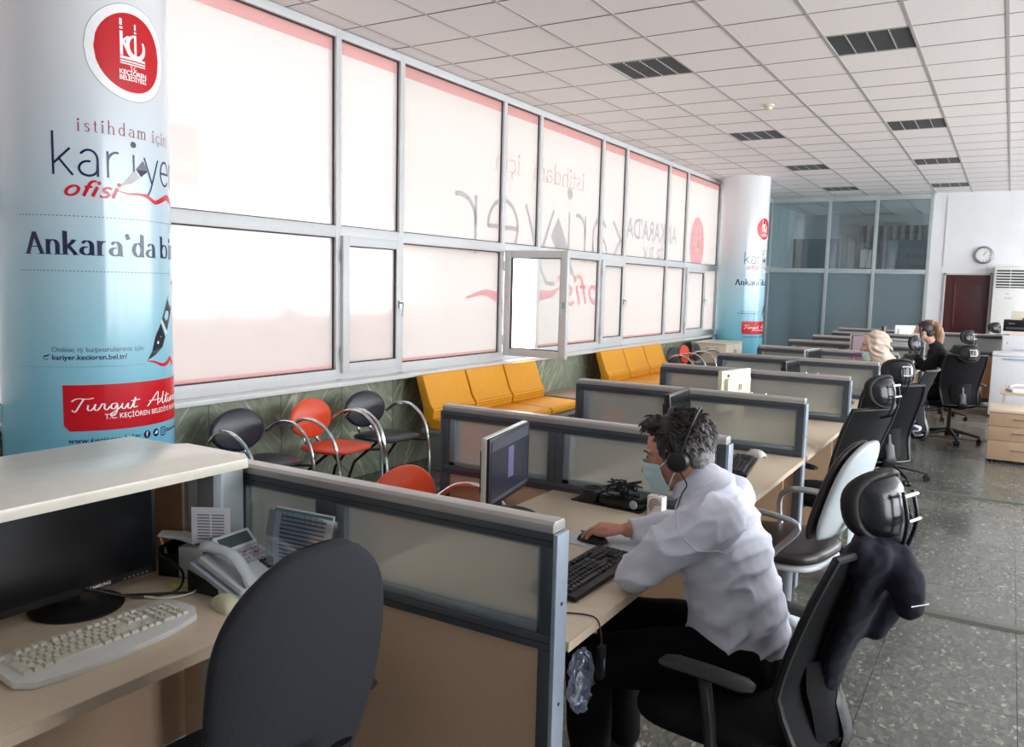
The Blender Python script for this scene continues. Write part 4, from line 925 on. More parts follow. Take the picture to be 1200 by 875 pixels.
def padslab(mb, cx, cy, cz, w, d, h, rc=.08, crown=.02, nu=14, dish=.0):
    """rounded cushion: super-ellipse rings"""
    rg = []; n = 36
    for k, (s, z) in enumerate([(.9, 0), (.985, h*.18), (1, h*.45), (.985, h*.75), (.9, h*.95), (.6, h+crown*.6-dish), (.2, h+crown-dish)]):
        r = []
        for i in range(n):
            a = 2*pi*i/n; c_, s_ = cos(a), sin(a); e = .55
            r.append(Vector((cx+w/2*s*abs(c_)**e*(1 if c_ > 0 else -1), cy+d/2*s*abs(s_)**e*(1 if s_ > 0 else -1), cz+z)))
        rg.append(r)
    mb.rings(rg); return mb
def mesh_chair(label, loc, rz, headrest=True, seat_z=.45, hz=1.08, twist=0., back_tilt=.16, lumb=True, hr_w=.25, hyaw=0., group='black mesh office chairs'):
    t = thing('office_chair', label, 'office chair', loc, rz, group)
    HY = lambda q: Vector((q[0]*cos(hyaw)-(q[1]+.38)*sin(hyaw), q[0]*sin(hyaw)+(q[1]+.38)*cos(hyaw)-.38, q[2]))
    star_base(t, frame_b, twist=twist)
    MB().box(-.1, .1, -.12, .12, .39, .43).build('mechanism', frame_b, t, bevel=.015)
    padslab(MB(), 0, .03, seat_z-.045, .5, .48, .06).build('seat', mesh_b, t, ang=70)
    def bk(u, v, o=0.):
        # v: 0 bottom..1 top
        z = .44+.56*v; hw = .235-.05*(1-v)**1.5-.02*max(0, v-.85)*6; x = (2*u-1)*hw
        y = -.205-.20*max(0, v-.3)**1.25-.22*max(0, .3-v)**1.3*1.4+.045*abs(2*u-1)**2+o
        return (x, y, z)
    MB().grid(lambda u, v: bk(u, v), 13, 17, .012).build('backrest', mesh_b, t, ang=70)
    out = [bk(0, v/10) for v in range(11)]+[bk(u/6, 1) for u in range(1, 6)]+[bk(1, 1-v/10) for v in range(11)]+[bk(1-u/6, 0) for u in range(1, 6)]
    MB().tube(out, (.012), 8, closed=True).build('back_frame', frame_b, t)
    if lumb: MB().grid(lambda u, v: (lambda p: (p[0]*.55, p[1]-.03-.02*sin(pi*v), p[2]))(bk(u, .05+v*.38)), 7, 9, .014).build('lumbar_support', mesh_b, t, ang=70)
    MB().tube(smoothpts([(0, -.05, .41), (0, -.24, .40), (0, -.29, .46), (0, -.265, .56), (0, -.25, .64)], 5), [(.05, .010)]*11+[(.035, .008)]*5+[(.015, .006)]*5, 8, flat=(0, 1, 0)).build('back_spine', frame_b, t)
    for s in (-1, 1):
        MB().tube(smoothpts([(s*.2, -.02, .42), (s*.285, -.03, .44), (s*.295, -.02, .55), (s*.29, .0, .645)], 5), [(.014, .026)]*16, 8).build('arm_post', frame_b, t)
        a = MB(); a.tube(smoothpts([(s*.285, -.13, .652), (s*.29, 0, .66), (s*.275, .12, .652)], 5), [(.02, .008)]+[(.04, .013)]*9+[(.03, .01)], 12, flat=(0, 0, 1)); a.build('arm_pad', blackpl, t)
    if headrest:
        ytop = bk(.5, 1)[1]
        def hp(r, a, dy=0.):
            c, s = cos(a), sin(a); x = hr_w/2*r*abs(c)**.8*(1 if c > 0 else -1); z = .092*r*abs(s)**.8*(1 if s > 0 else -1)
            return HY((x, ytop-.015+.9*x*x*3.5+.18*z+dy, hz+z))
        na = 40
        sh_ = MB(); sh_.rings([[hp(r, 2*pi*i/na, dy) for i in range(na)] for r, dy in ((.02, -.034), (.35, -.033), (.62, -.026), (.8, -.014), (.86, -.002))]); sh_.build('headrest_shell', mat('shell_dark_grey', (30, 32, 36), .22), t, ang=80)
        h = MB(); h.rings([[hp(r, 2*pi*i/na, dy) for i in range(na)] for r, dy in ((.02, .034), (.6, .036), (.9, .03), (1., .014), (1.02, -.004), (.96, -.016), (.86, -.012), (.84, .0))]); h.build('headrest', mat('pad_black', (12, 12, 14), .6), t, ang=80)
        for s in (-.025, .025):
            MB().tube(smoothpts([(s, ytop-.0, .95), (s, ytop-.05, .98), HY((s, ytop-.075, hz-.03)), HY((s, ytop-.06, hz+.05))], 5), .0055, 8).build('headrest_bracket', frame_b, t)
        MB().tube([HY((-.035, ytop-.066, hz+.04)), HY((.035, ytop-.066, hz+.04))], .006, 8).build('bracket_bolt', chrome, t)
        MB().tube([HY((-.03, ytop-.08, hz-.02)), HY((.03, ytop-.08, hz-.02))], .005, 8).build('bracket_bolt', chrome, t)
    return t
def loft_back(mb, n, z0, H, hwf, yf, bow, thf, arch=0., e=.62):
    rg = []
    for k in range(n+1):
        v = k/n; hw = hwf(v); th = thf(v); r = []
        for i in range(36):
            a = 2*pi*i/36; c, s = cos(a), sin(a); x = hw*abs(c)**e*(1 if c > 0 else -1); u = x/max(hw, 1e-4)
            r.append(Vector((x, yf(v)+bow*(x/.22)**2+th*abs(s)**.8*(1 if s > 0 else -1), z0+H*v-arch*(x/.2)**2*v**4)))
        rg.append(r)
    mb.rings(rg); return mb
FX = pi/2   # facing -x
mesh_chair('black mesh chair of the seated man, navy jacket hung over its headrest', (-.575, 2.30, 0), FX-radians(6), hz=1.10, twist=.3, seat_z=.47, hyaw=-radians(14))
mesh_chair('black mesh chair with tipped headrest in front of the third desk', (-.87, 5.12, 0), FX-radians(24), hz=1.10, twist=.2)
mesh_chair('black mesh chair with wide headrest at the fourth desk', (-.83, 6.60, 0), FX-radians(52), hz=1.10, twist=.5)
mesh_chair('black chair under the woman in the beige headscarf', (-.82, 7.95, 0), FX-radians(8), False, twist=.1)
mesh_chair('black chair with oval headrest between the two women', (-1.18, 9.97, 0), FX-radians(8), hz=1.11, twist=.2)
mesh_chair('black mesh chair of the woman in black, broad back turned to the aisle', (-.50, 10.47, 0), FX-radians(62), hz=1.02, twist=.8)
mesh_chair('black headrest chair standing behind the chair of the woman in black', (-.70, 12.35, 0), FX-radians(34), hz=1.11, twist=.1)
mesh_chair('black headrest chair beyond the far partition, by the printer', (-.44, 16.3, 0), FX-radians(40), hz=1.12)
cu = padslab(MB(), 0, 0, 0, .42, .40, .06).build('seat_cushion', mat('pale_blue_cushion', (176, 184, 222), .8, 0, .05, 40)); cu.location = (-.76, 7.95, .467); cu.rotation_euler = (0, 0, FX-radians(8)); tag(cu, 'pale blue cushion on the chair of the woman in the headscarf', 'cushion')
# foreground fabric chair
t = thing('task_chair', 'dark charcoal fabric chair with tall rounded back, in the foreground at the reception desk', 'office chair', (-1.40, 1.185, 0), FX-radians(3))
star_base(t, frame_b)
MB().box(-.1, .1, -.12, .12, .39, .44).build('mechanism', frame_b, t, bevel=.015)
padslab(MB(), 0, .06, .43, .5, .48, .08).build('seat', fab_b, t, ang=70)
def bkA(u, v):
    z = .50+.61*v; a = 2*u-1; hw = .172+.05*sin(pi*min(1, v*.85))**1.2
    if v > .62: hw *= math.sqrt(max(.36, 1-((v-.62)/.44)**2.6)); z -= .055*a*a*((v-.62)/.38)**2
    return (a*hw, -.20-.10*(v-.2)+.03*a*a+.03*sin(pi*v)*-.3, z)
loft_back(MB(), 30, .50, .615, lambda v: (.185+.045*sin(pi*min(1, v*.85))**1.2)*(math.sqrt(max(.0, 1-((v-.6)/.415)**3.8)) if v > .6 else 1), lambda v: -.175-.10*(v-.2)-.03*sin(pi*v), .03, lambda v: .03*(1-.6*max(0, (v-.85)/.15)**2)*(1 if v > .03 else .6), .03).build('backrest', fab_b, t, ang=80)
st = MB(); n = 44
for k in range(0):
    v = .52+.44*k/n
    for u in (.07, .93):
        p = bkA(u, v); q_ = bkA(u, v+.006); st.tube([(p[0], p[1]-.0005, p[2]), (q_[0], q_[1]-.0005, q_[2])], .0012, 5)
o = st.build('stitching', mat('stitch_grey', (70, 70, 78), .8), t); tag(o, kind='stuff')
MB().tube(smoothpts([(0, -.05, .42), (0, -.26, .42), (0, -.31, .55), (0, -.32, .72)], 5), [(.035, .01)]*16, 8, flat=(0, 1, 0)).build('back_spine', frame_b, t)
for s in (-1, 1):
    MB().tube(smoothpts([(s*.2, .0, .42), (s*.29, .0, .45), (s*.3, .02, .6), (s*.29, .0, .655)], 5), .018, 8).build('arm_post', frame_b, t)
    MB().tube(smoothpts([(s*.29, -.12, .66), (s*.295, .02, .665), (s*.28, .14, .655)], 5), [(.03, .014)]*11, 12, flat=(0, 0, 1)).build('arm_pad', blackpl, t)
# grey shell chair at the second desk
gsh = mat('grey_shell', (188, 196, 200), .35); brn = mat('dark_brown_leather', (44, 36, 36), .35, 0, .06, 30)
t = thing('shell_chair', 'pale grey shell office chair with loop arms and dark brown seat at the second desk', 'office chair', (-.80, 3.84, 0), FX-radians(12))
star_base(t, gsh, .30, casterm=mat('caster_grey', (150, 152, 152), .4), twist=.5)
MB().cyl((0, 0, .15), (0, 0, .42), .034, n=20).build('lift_cover', mat('smoky_plastic', (120, 124, 130), .15), t)
padslab(MB(), 0, .03, .425, .47, .46, .035).build('seat_shell', gsh, t, ang=70); padslab(MB(), 0, .03, .455, .48, .47, .06).build('seat', brn, t, ang=70)
def bkC(u, v, o=0.):
    a = 2*u-1; z = .58+.42*v; hw = .20*(1-max(0, (v-.55)/.5)**2.2*.55)*(1-max(0, (.25-v)/.25)**2*.3)
    return (a*hw, -.205-.13*v+.03*a*a+o, z)
hC = lambda v: .19*math.sqrt(max(.0, 1-(abs(v-.42)/.60)**3.2))
loft_back(MB(), 24, .58, .43, hC, lambda v: -.215-.13*v, .03, lambda v: .030*(1-.5*abs(2*v-1)**4)).build('back_shell', gsh, t, ang=80)
loft_back(MB(), 24, .575, .43, lambda v: hC(v)*1.02, lambda v: -.170-.13*v, .03, lambda v: .026*(1-.5*abs(2*v-1)**4)).build('backrest', brn, t, ang=80)
MB().tube(smoothpts([(0, -.05, .42), (0, -.24, .42), (0, -.28, .52), (0, -.285, .66)], 5), [(.035, .012)]*16, 8, flat=(0, 1, 0)).build('back_bracket', gsh, t)
for s in (-1, 1):
    MB().tube(smoothpts([(s*.2, .10, .44), (s*.27, .16, .50), (s*.275, .17, .62), (s*.27, .10, .675), (s*.27, -.06, .68), (s*.26, -.16, .645), (s*.25, -.06, .52), (s*.21, .0, .44)], 6), [(.012, .018)]*43, 8, flat=(0, 0, 1)).build('arm_loop', mat('arm_silver', (176, 184, 192), .3, .4), t)
# ------------------------------------------------------------------ visitor chairs
om = mat('orange_vinyl', (226, 76, 40), .35); bv = mat('black_vinyl', (38, 40, 52), .3)
def visitor(pad, label, loc, rz, group):
    t = thing('visitor_chair', label, 'chair', loc, rz, group)
    def pd(mb, M, a, b, h):
        rg = []
        for s, z in ((.86, 0), (.97, h*.25), (1, h*.5), (.97, h*.8), (.86, h), (.5, h*1.12), (.05, h*1.15)):
            rg.append([M@Vector((a*s*cos(2*pi*k/32), b*s*sin(2*pi*k/32), z)) for k in range(32)])
        return mb.rings(rg)
    pd(MB(), Matrix.Translation((0, -.235, .635))@Matrix.Rotation(radians(-82), 4, 'X')@Matrix.Rotation(pi, 4, 'Y')@Matrix.Translation((0, 0, -.02)), .225, .145, .035).build('backrest', pad, t, ang=70)
    mb = MB(); padslab(mb, 0, .0, .43, .44, .42, .035, crown=.01); mb.build('seat', pad, t, ang=70)
    for s in (-1, 1):
        MB().tube(smoothpts([(s*.235, -.22, .60), (s*.25, -.12, .665), (s*.255, .02, .67), (s*.25, .15, .58), (s*.245, .21, .42), (s*.24, .23, .2), (s*.24, .235, .0)], 6), .0125, 10).build('arm_leg', chrome, t)
        MB().tube(smoothpts([(s*.06, -.245, .56), (s*.07, -.235, .47), (s*.1, -.15, .42)], 5), .011, 8).build('back_support', chrome, t)
        MB().tube([(s*.12, .02, .42), (s*.19, -.16, .25), (s*.215, -.25, 0)], .011, 8).build('rear_leg', frame_b, t)
        MB().tube([(s*.245, .2, .41), (s*.1, .05, .42)], .01, 8).build('seat_rail', frame_b, t)
    return t
gw = 'oval-backed visitor chairs along the window wall'
vb = visitor(bv, 'black oval-backed visitor chair nearest the near column', (-4.10, 3.70, 0), -pi/2, gw)
vo = visitor(om, 'orange oval-backed visitor chair with chrome arms between two black ones', (-4.08, 4.37, 0), -pi/2+.08, gw)
copy_tree(vb, (-4.08, 4.93, 0), -pi/2-.05, 'black oval-backed visitor chair beside the first yellow bench', gw)
vq = copy_tree(vo, (-2.03, 2.87, 0), -pi/2, 'orange visitor chair in front, its oval back showing over the first partition', 'orange visitor chairs facing the desks')
vq.scale = (1.05, 1.05, 1.05)
copy_tree(vo, (-2.5, 4.1, 0), -pi/2+.1, 'orange visitor chair seen blurred through the second partition', 'orange visitor chairs facing the desks')
copy_tree(vo, (-2.15, 5.45, 0), -pi/2+.1, 'orange visitor chair seen blurred through the third partition', 'orange visitor chairs facing the desks')
copy_tree(vb, (-4.02, 11.74, 0), -pi/2, 'black oval-backed visitor chair right after the second yellow bench', gw)
copy_tree(vo, (-4.02, 12.25, 0), -pi/2, 'orange oval-backed visitor chair far down, by the low cabinet', gw)
copy_tree(vb, (-4.02, 12.8, 0), -pi/2, 'black oval-backed visitor chair touching the low cabinet', gw)
# ------------------------------------------------------------------ yellow benches
ym = mat('mustard_vinyl', (226, 158, 26), .5, 0, .03, 30); bm_ = mat('bench_grey', (150, 154, 156), .4, .3)
def bench(label, y0, w, n=3):
    t = thing('waiting_bench', label, 'bench', (-4.42, y0, 0), 0, 'mustard yellow waiting benches')
    MB().box(.1, .66, 0, w*n+.02, .335, .37).build('beam', bm_, t, bevel=.004)
    for yy in (.08, w*n-.12):
        MB().box(.12, .64, yy, yy+.05, .0, .335).build('leg', bm_, t, bevel=.004)
    for k in range(n):
        a = w*k+.015; b = w*(k+1)-.015
        prof = [(.14, .37), (.62, .375), (.66, .39), (.665, .43), (.63, .45), (.24, .455), (.225, .52), (.2, .56), (.06, .83), (.0, .82), (.0, .78), (.1, .5), (.1, .4)]
        # seat pad and back pad
        M = Matrix(((1, 0, 0, 0), (0, 0, 1, 0), (0, 1, 0, 0), (0, 0, 0, 1)))
        MB().prism([(.16, .372), (.63, .372), (.66, .39), (.66, .43), (.63, .452), (.2, .462), (.15, .44)], a, b, M).build('seat_pad', ym, t, bevel=.012, seg=3)
        MB().prism([(.13, .42), (.205, .462), (.215, .54), (.17, .60), (.085, .835), (.02, .83), (.015, .8), (.09, .56), (.1, .46)], a, b, M).build('back_pad', ym, t, bevel=.012, seg=3)
        s = MB()
        for z, x in ((.50, .2165), (.525, .2175), (.552, .212)): s.tube([(x, a+.03, z), (x, b-.03, z)], .0022, 5)
        s.build('seam', mat('mustard_seam', (170, 112, 14), .6), t)
    return t
bench('mustard yellow three-seat bench nearest, beside the black visitor chair', 5.70, .675)
bench('mustard yellow three-seat bench farther along, beyond the small table', 9.35, .70)
t = thing('side_table', 'low wooden side table between the two mustard benches', 'table', (-4.25, 8.45, 0))
MB().box(-.25, .32, -.42, .42, .40, .425).build('table_top', mat('table_wood', (170, 148, 128), .4, 0, .08, 30), t, bevel=.003)
for a in (-.2, .27):
    for b in (-.36, .36): MB().box(a-.015, a+.015, b-.015, b+.015, 0, .40).build('leg', bm_, t)
# ------------------------------------------------------------------ storage
creamc = mat('cream_cabinet', (218, 208, 186), .45, 0, .02)
t = thing('low_cabinet', 'low cream cabinet with locks beside the far column', 'cabinet', (-4.42, 13.07, 0))
MB().box(0, .55, 0, .95, .03, .76).build('body', creamc, t, bevel=.003); MB().box(-.01, .57, -.01, .96, .76, .785).build('top', mat('cabinet_top', (206, 198, 176), .35), t, bevel=.003)
for k in range(2):
    d_ = MB().box(.55, .566, .01+.47*k, .465+.47*k, .05, .755).build('door', creamc, t, bevel=.002)
    MB().tube([(.572, .40+.08*k, .66), (.59, .40+.08*k, .66), (.59, .40+.08*k, .56), (.572, .40+.08*k, .56)], .006, 6).build('handle', chrome, d_)
for k, yy in enumerate((.2, .42, .60, .78)):
    pass
mk = MB()
for yy in (.15, .24): mk.box(yy, yy+.05, -.002, 0, .58, .70)
fr_ = MB()
for xx in (.27, .42): fr_.cyl((xx, -.002, .62), (xx, -.008, .62), .018, n=14).cbox((xx, -.004, .69), (.03, .004, .03))
fr_.build('lock', greypl, t)
t = thing('fridge', 'white under-counter fridge by the right edge', 'fridge', (-.16, 13.0, 0))
fm = mat('appliance_white', (216, 218, 222), .35)
MB().box(0, .58, .03, .6, .02, .84).build('body', fm, t, bevel=.006); MB().box(-.005, .585, -.01, .6, .84, .875).build('top', fm, t, bevel=.006)
d_ = MB().box(.0, .58, -.02, .028, .04, .835).build('door', fm, t, bevel=.008); MB().box(.12, .46, -.035, -.02, .795, .82).build('handle', mat('handle_blue_grey', (170, 184, 200), .3), d_, bevel=.004)
f_ = MB()
for xx in (.05, .53):
    for yy in (.06, .55): f_.cyl((xx, yy, 0), (xx, yy, .03), .018, n=10)
f_.build('foot', blackpl, t)
t = thing('white_cabinet', 'tall white metal box cabinet behind the fridge, printer on top', 'cabinet', (-.07, 14.52, 0))
MB().box(0, .8, -.65, -.08, .0, 1.09).build('body', fm, t, bevel=.006); MB().box(.01, .79, -.67, -.65, .84, 1.06).build('door', fm, t, bevel=.004); MB().cyl((.07, -.68, .98), (.07, -.67, .98), .012, n=12).build('lock', greypl, t); MB().box(.15, .4, -.69, -.67, .885, .9).build('handle', MATS['handle_blue_grey'], t)
t = thing('printer_stand', 'beige wooden board carrying the black printer', 'stand', (.02, 13.95, 1.09))
MB().box(0, .6, 0, .45, 0, .055).build('board', creamc, t, bevel=.002)
t = thing('printer', 'black printer on the beige board by the right edge', 'printer', (-.07, 14.02, 1.145))
MB().box(0, .5, 0, .38, 0, .14).build('body', blackgl, t, bevel=.01); MB().box(.03, .47, -.02, .0, .03, .06).build('paper_slot', mat('slot_grey', (60, 62, 66), .4), t); MB().box(.0, .5, .0, .38, .141, .165).build('scanner_lid', blackpl, t, bevel=.006)
q = MB(); put_text(q, lambda s, z, l: (s, -.0005-l, z), 'Canon', .06, .14, .105, .03, .01); q.build('brand_lettering', greypl, t, smooth=False, fix=False)
t = thing('beige_box', 'beige box on top of the black printer', 'box', (.02, 14.06, 1.311)); MB().box(0, .42, 0, .3, 0, .12).build('body', creamc, t, bevel=.004); MB().box(.14, .36, -.002, 0, .0, .03).build('slot', mat('slot_grey', (60, 62, 66)), t)
# tall air conditioner and clock
t = thing('air_conditioner', 'tall white floor-standing air conditioner beside the dark door', 'air conditioner', (-.30, 17.38, 0))
MB().box(0, .52, 0, .34, .0, 2.18).build('body', mat('ac_white', (222, 222, 218), .4), t, bevel=.012)
MB().box(.04, .48, -.004, .0, 1.80, 2.12).build('grille_recess', mat('grille_dark', (46, 48, 48), .6), t)
for k in range(6): MB().box(.04, .48, -.02, -.003, 1.82+.05*k, 1.84+.05*k).build('louvre', MATS['ac_white'], t)
MB().box(.255, .265, -.022, -.003, 1.8, 2.12).build('divider', MATS['ac_white'], t); MB().box(.0, .52, -.003, .0, 1.17, 1.176).build('panel_line', greypl, t)
q = MB()
for a, z in ((.2, 1.69), (.19, 1.61), (.25, 1.61)): q.box(a, a+.05, -.003, -.0005, z, z+.015)
q.build('badge', greypl, t)
t = thing('wall_clock', 'round silver-rimmed wall clock above the dark door', 'clock', (-.50, 17.74, 2.40))
RX = Matrix.Rotation(pi/2, 4, 'X')
MB().lathe([(.001, 0), (.155, 0), (.165, .02), (.155, .045), (.13, .05), (.122, .035)], (0, 0, 0), 40, RX).build('rim', mat('clock_rim', (150, 152, 156), .3, .7), t)
MB().lathe([(.001, .034), (.124, .034), (.124, .037), (.001, .037)], (0, 0, 0), 40, RX).build('dial', whitepl, t)
q = MB()
for k in range(12):
    a = k*pi/6; M = RX@Matrix.Rotation(a, 4, 'Z'); q.box(-.004, .004, .09, .112, .037, .039, M)
q.build('hour_mark', blackpl, t)
MB().box(-.003, .003, -.015, .075, .038, .040, RX@Matrix.Rotation(radians(-25), 4, 'Z')).build('hand', blackpl, t); MB().box(-.002, .002, -.015, .05, .040, .042, RX@Matrix.Rotation(radians(-38), 4, 'Z')).build('hand', blackpl, t)
# pedestal, right-hand desk with phone
tan = mat('tan_laminate', (178, 150, 122), .4, 0, .05, 25)
t = thing('drawer_pedestal', 'beech three-drawer pedestal at the right edge of the aisle', 'drawers', (-.10, 9.40, 0))
MB().box(0, .55, .0, .62, .03, .505).build('body', tan, t, bevel=.002); MB().box(-.012, .56, -.02, .63, .505, .53).build('top', desk_m, t, bevel=.003)
for k, (a, b) in enumerate(((.035, .225), (.23, .365), (.37, .50))):
    d_ = MB().box(.004, .546, -.016, 0, a, b).build('drawer', tan, t, bevel=.002)
    z = (a+b)/2+.01; MB().tube(smoothpts([(.21, -.016, z), (.22, -.035, z), (.27, -.038, z+.002), (.32, -.035, z), (.33, -.016, z)], 4), .0045, 6).build('handle', mat('handle_dull', (120, 116, 112), .35, .6), d_)
q = MB()
for xx in (.05, .5):
    for yy in (.05, .55): q.cyl((xx, yy, 0), (xx, yy, .03), .02, n=10)
q.build('caster', blackpl, t)
t = thing('side_desk', 'beech desk top with a telephone at the right edge', 'desk', (-.03, 10.3, 0))
MB().box(0, 1.6, -.1, .75, .60, .625).build('desktop', desk_m, t, bevel=.003)
for xx in (.03, 1.5): MB().box(xx, xx+.025, -.05, .7, 0, .60).build('side_panel', desk_m, t)
t = thing('white_phone', 'white telephone on the right-hand desk', 'telephone', (.14, 10.35, .625), .3)
MB().prism([(-.09, -.1), (.09, -.1), (.1, .1), (-.1, .1)], 0, .035).build('body', whitepl, t, bevel=.012); MB().tube(smoothpts([(-.08, .03, .05), (-.03, .04, .07), (.05, .04, .07), (.1, .03, .05)], 4), [(.022, .014)]*13, 10).build('handset', whitepl, t)
# ================================================================== people
from mathutils import noise as mnoise
def organic(mb, name, m, parent, voxel=.008, it=6, fac=.5, wr=None, ang=180):
    me = bpy.data.meshes.new(name+'_raw'); me.from_pydata([tuple(v) for v in mb.v], [], mb.f)
    bm = bmesh.new(); bm.from_mesh(me); bmesh.ops.recalc_face_normals(bm, faces=bm.faces); bm.to_mesh(me); bm.free()
    o = bpy.data.objects.new(name+'_raw', me); COL.objects.link(o)
    r = o.modifiers.new('r', 'REMESH'); r.mode = 'VOXEL'; r.voxel_size = voxel
    s = o.modifiers.new('s', 'SMOOTH'); s.iterations = it; s.factor = fac
    dg = bpy.context.evaluated_depsgraph_get(); dg.update()
    nm = bpy.data.meshes.new_from_object(o.evaluated_get(dg)); bpy.data.objects.remove(o); nm.name = name
    if wr:
        ns = [v.normal.copy() for v in nm.vertices]
        for v, n in zip(nm.vertices, ns): v.co += n*wr(v.co)
    nm.materials.clear()
    for q in (m if isinstance(m, list) else [m]): nm.materials.append(q)
    for p in nm.polygons: p.use_smooth = True
    ob = bpy.data.objects.new(name, nm); COL.objects.link(ob); ob.parent = parent
    return ob
def limb(mb, pts, rad, n=14, sub=4, flat=None):
    """tapered limb with rounded ends"""
    P = smoothpts(pts, sub); m = len(P); k = len(pts)-1; R = []
    for i in range(m):
        t = i/sub; a = min(int(t), k-1); u = t-a; ra, rb = rad[a], rad[a+1]
        ra = ra if hasattr(ra, '__len__') else (ra, ra); rb = rb if hasattr(rb, '__len__') else (rb, rb)
        R.append((ra[0]*(1-u)+rb[0]*u, ra[1]*(1-u)+rb[1]*u))
    d0 = (P[0]-P[1]).normalized(); d1 = (P[-1]-P[-2]).normalized()
    def sc(r, s): return (r[0]*s, r[1]*s)
    r0, r1 = min(R[0]), min(R[-1])
    pre = [P[0]+d0*r0*q for q in (.95, .75, .4)]; post = [P[-1]+d1*r1*q for q in (.4, .75, .95)]
    RP = [sc(R[0], s) for s in (.28, .66, .92)]; RQ = [sc(R[-1], s) for s in (.92, .66, .28)]
    mb.tube(pre+P+post, RP+R+RQ, n, flat=flat)
def hand(mb, wrist, d, up, side, L=.175, curl=.35, thumb=1, spread=1.):
    """d: towards fingertips, up: back of the hand, side: towards the thumb"""
    W_ = Vector(wrist); d = Vector(d).normalized(); up = Vector(up); up = (up-d*up.dot(d)).normalized(); side = d.cross(up)*(-1 if d.cross(up).dot(Vector(side)) < 0 else 1)
    k = L/.18
    pl = [(W_-d*.01), W_+d*.03*k, W_+d*.065*k, W_+d*.09*k]
    limb(mb, pl, [(.026*k, .019*k), (.032*k, .017*k), (.040*k, .015*k), (.040*k, .012*k)], 14, 3, flat=up)
    for j, (off, ln) in enumerate(((.030, .072), (.010, .082), (-.010, .076), (-.029, .06))):
        b = W_+d*(.085-.006*abs(j-1))*k+side*off*k; a = .15+.05*j*0; c = curl
        sd = side*(.10*spread*(1.5-j))
        p = [b-d*.02*k]; cur = b; ang_ = .1; seg = [ln*.45*k, ln*.3*k, ln*.25*k]
        p.append(cur)
        for s_ in seg:
            ang_ += c; dr = ((d+sd*.8)*cos(ang_)-up*sin(ang_)).normalized(); cur = cur+dr*s_; p.append(cur)
        limb(mb, p, [.0095*k, .0098*k, .0088*k, .0082*k, .0068*k], 9, 2)
    b = W_+d*.02*k+side*.022*k
    limb(mb, [b, b+d*.03*k+side*.018*k-up*.008*k, b+d*.058*k+side*.024*k-up*.016*k, b+d*.082*k+side*.018*k-up*.02*k], [.014*k, .0125*k, .0105*k, .008*k], 10, 2)
def head_matrix(c, f, roll=0.):
    f = Vector(f).normalized(); l = Vector((0, 0, 1)).cross(f).normalized(); u = f.cross(l)
    M = Matrix((f, l, u)).transposed().to_4x4(); M.translation = Vector(c); return M @ Matrix.Rotation(roll, 4, 'X')
def head_skin(mb, M, k=1., fem=False):
    S = M @ Matrix.Scale(k, 4); R3 = S.to_3x3().to_4x4()
    def E(c, r): mb.ell(S @ Vector(c), r, R3, 22, 16)
    E((-.012, 0, .035), (.096, .076, .086)); E((.03, 0, -.012), (.066, .060, .080)); E((.030, 0, -.068), (.056, .050 if not fem else .045, .040))
    E((.066, 0, -.088), (.022, .024, .019)); E((-.01, 0, -.03), (.062, .064, .065))
    for s in (-1, 1):
        E((.060, s*.036, -.020), (.026, .022, .020)); E((.070, s*.026, .028), (.016, .024, .010))
        E((-.004, s*.076, -.006), (.017, .007, .030)); E((-.010, s*.080, .004), (.010, .006, .022)); E((.0, s*.076, -.03), (.009, .006, .009))
        E((.072, s*.031, .010), (.010, .014, .0075))
    limb(mb, [S@Vector((.082, 0, .022)), S@Vector((.098, 0, .0)), S@Vector((.112, 0, -.026))], [.009*k, .010*k, .0125*k], 10, 3)
    for s in (-1, 1): E((.098, s*.013, -.03), (.012, .008, .007))
    limb(mb, [S@Vector((.086, -.02, -.055)), S@Vector((.094, 0, -.054)), S@Vector((.086, .02, -.055))], [.006*k, .0085*k, .006*k], 8, 3)
    limb(mb, [S@Vector((.084, -.016, -.064)), S@Vector((.092, 0, -.065)), S@Vector((.084, .016, -.064))], [.006*k, .008*k, .006*k], 8, 3)
eye_w = mat('eye_white', (222, 216, 210), .2); iris = mat('iris_brown', (52, 34, 26), .15); lash = mat('lash_dark', (34, 24, 22), .7)
def face_details(t, M, brow=(46, 34, 30), k=1.):
    S = M @ Matrix.Scale(k, 4); R3 = S.to_3x3().to_4x4()
    for s in (-1, 1):
        e = MB(); e.ell(S@Vector((.0735, s*.031, .009)), (.011, .0125, .0085), R3, 16, 10); eo = e.build('eye', eye_w, t, ang=180)
        MB().ell(S@Vector((.0825, s*.031, .0075)), (.003, .0052, .0052), R3, 12, 8).build('iris', iris, eo, ang=180)
        b = MB(); b.tube([S@Vector(p) for p in ((.0795, s*.018, .013), (.0865, s*.028, .0165), (.083, s*.038, .0155), (.074, s*.045, .011))], [.0012, .002, .002, .001], 6); b.build('eyelid', lash, t)
        b = MB(); b.tube([S@Vector(p) for p in ((.089, s*.014, .030), (.0905, s*.026, .036), (.082, s*.041, .035), (.071, s*.05, .029))], [(.003, .002), (.004, .0025), (.0035, .0025), (.0015, .001)], 6); b.build('eyebrow', mat('brow_%d' % brow[0], brow, .9), t)
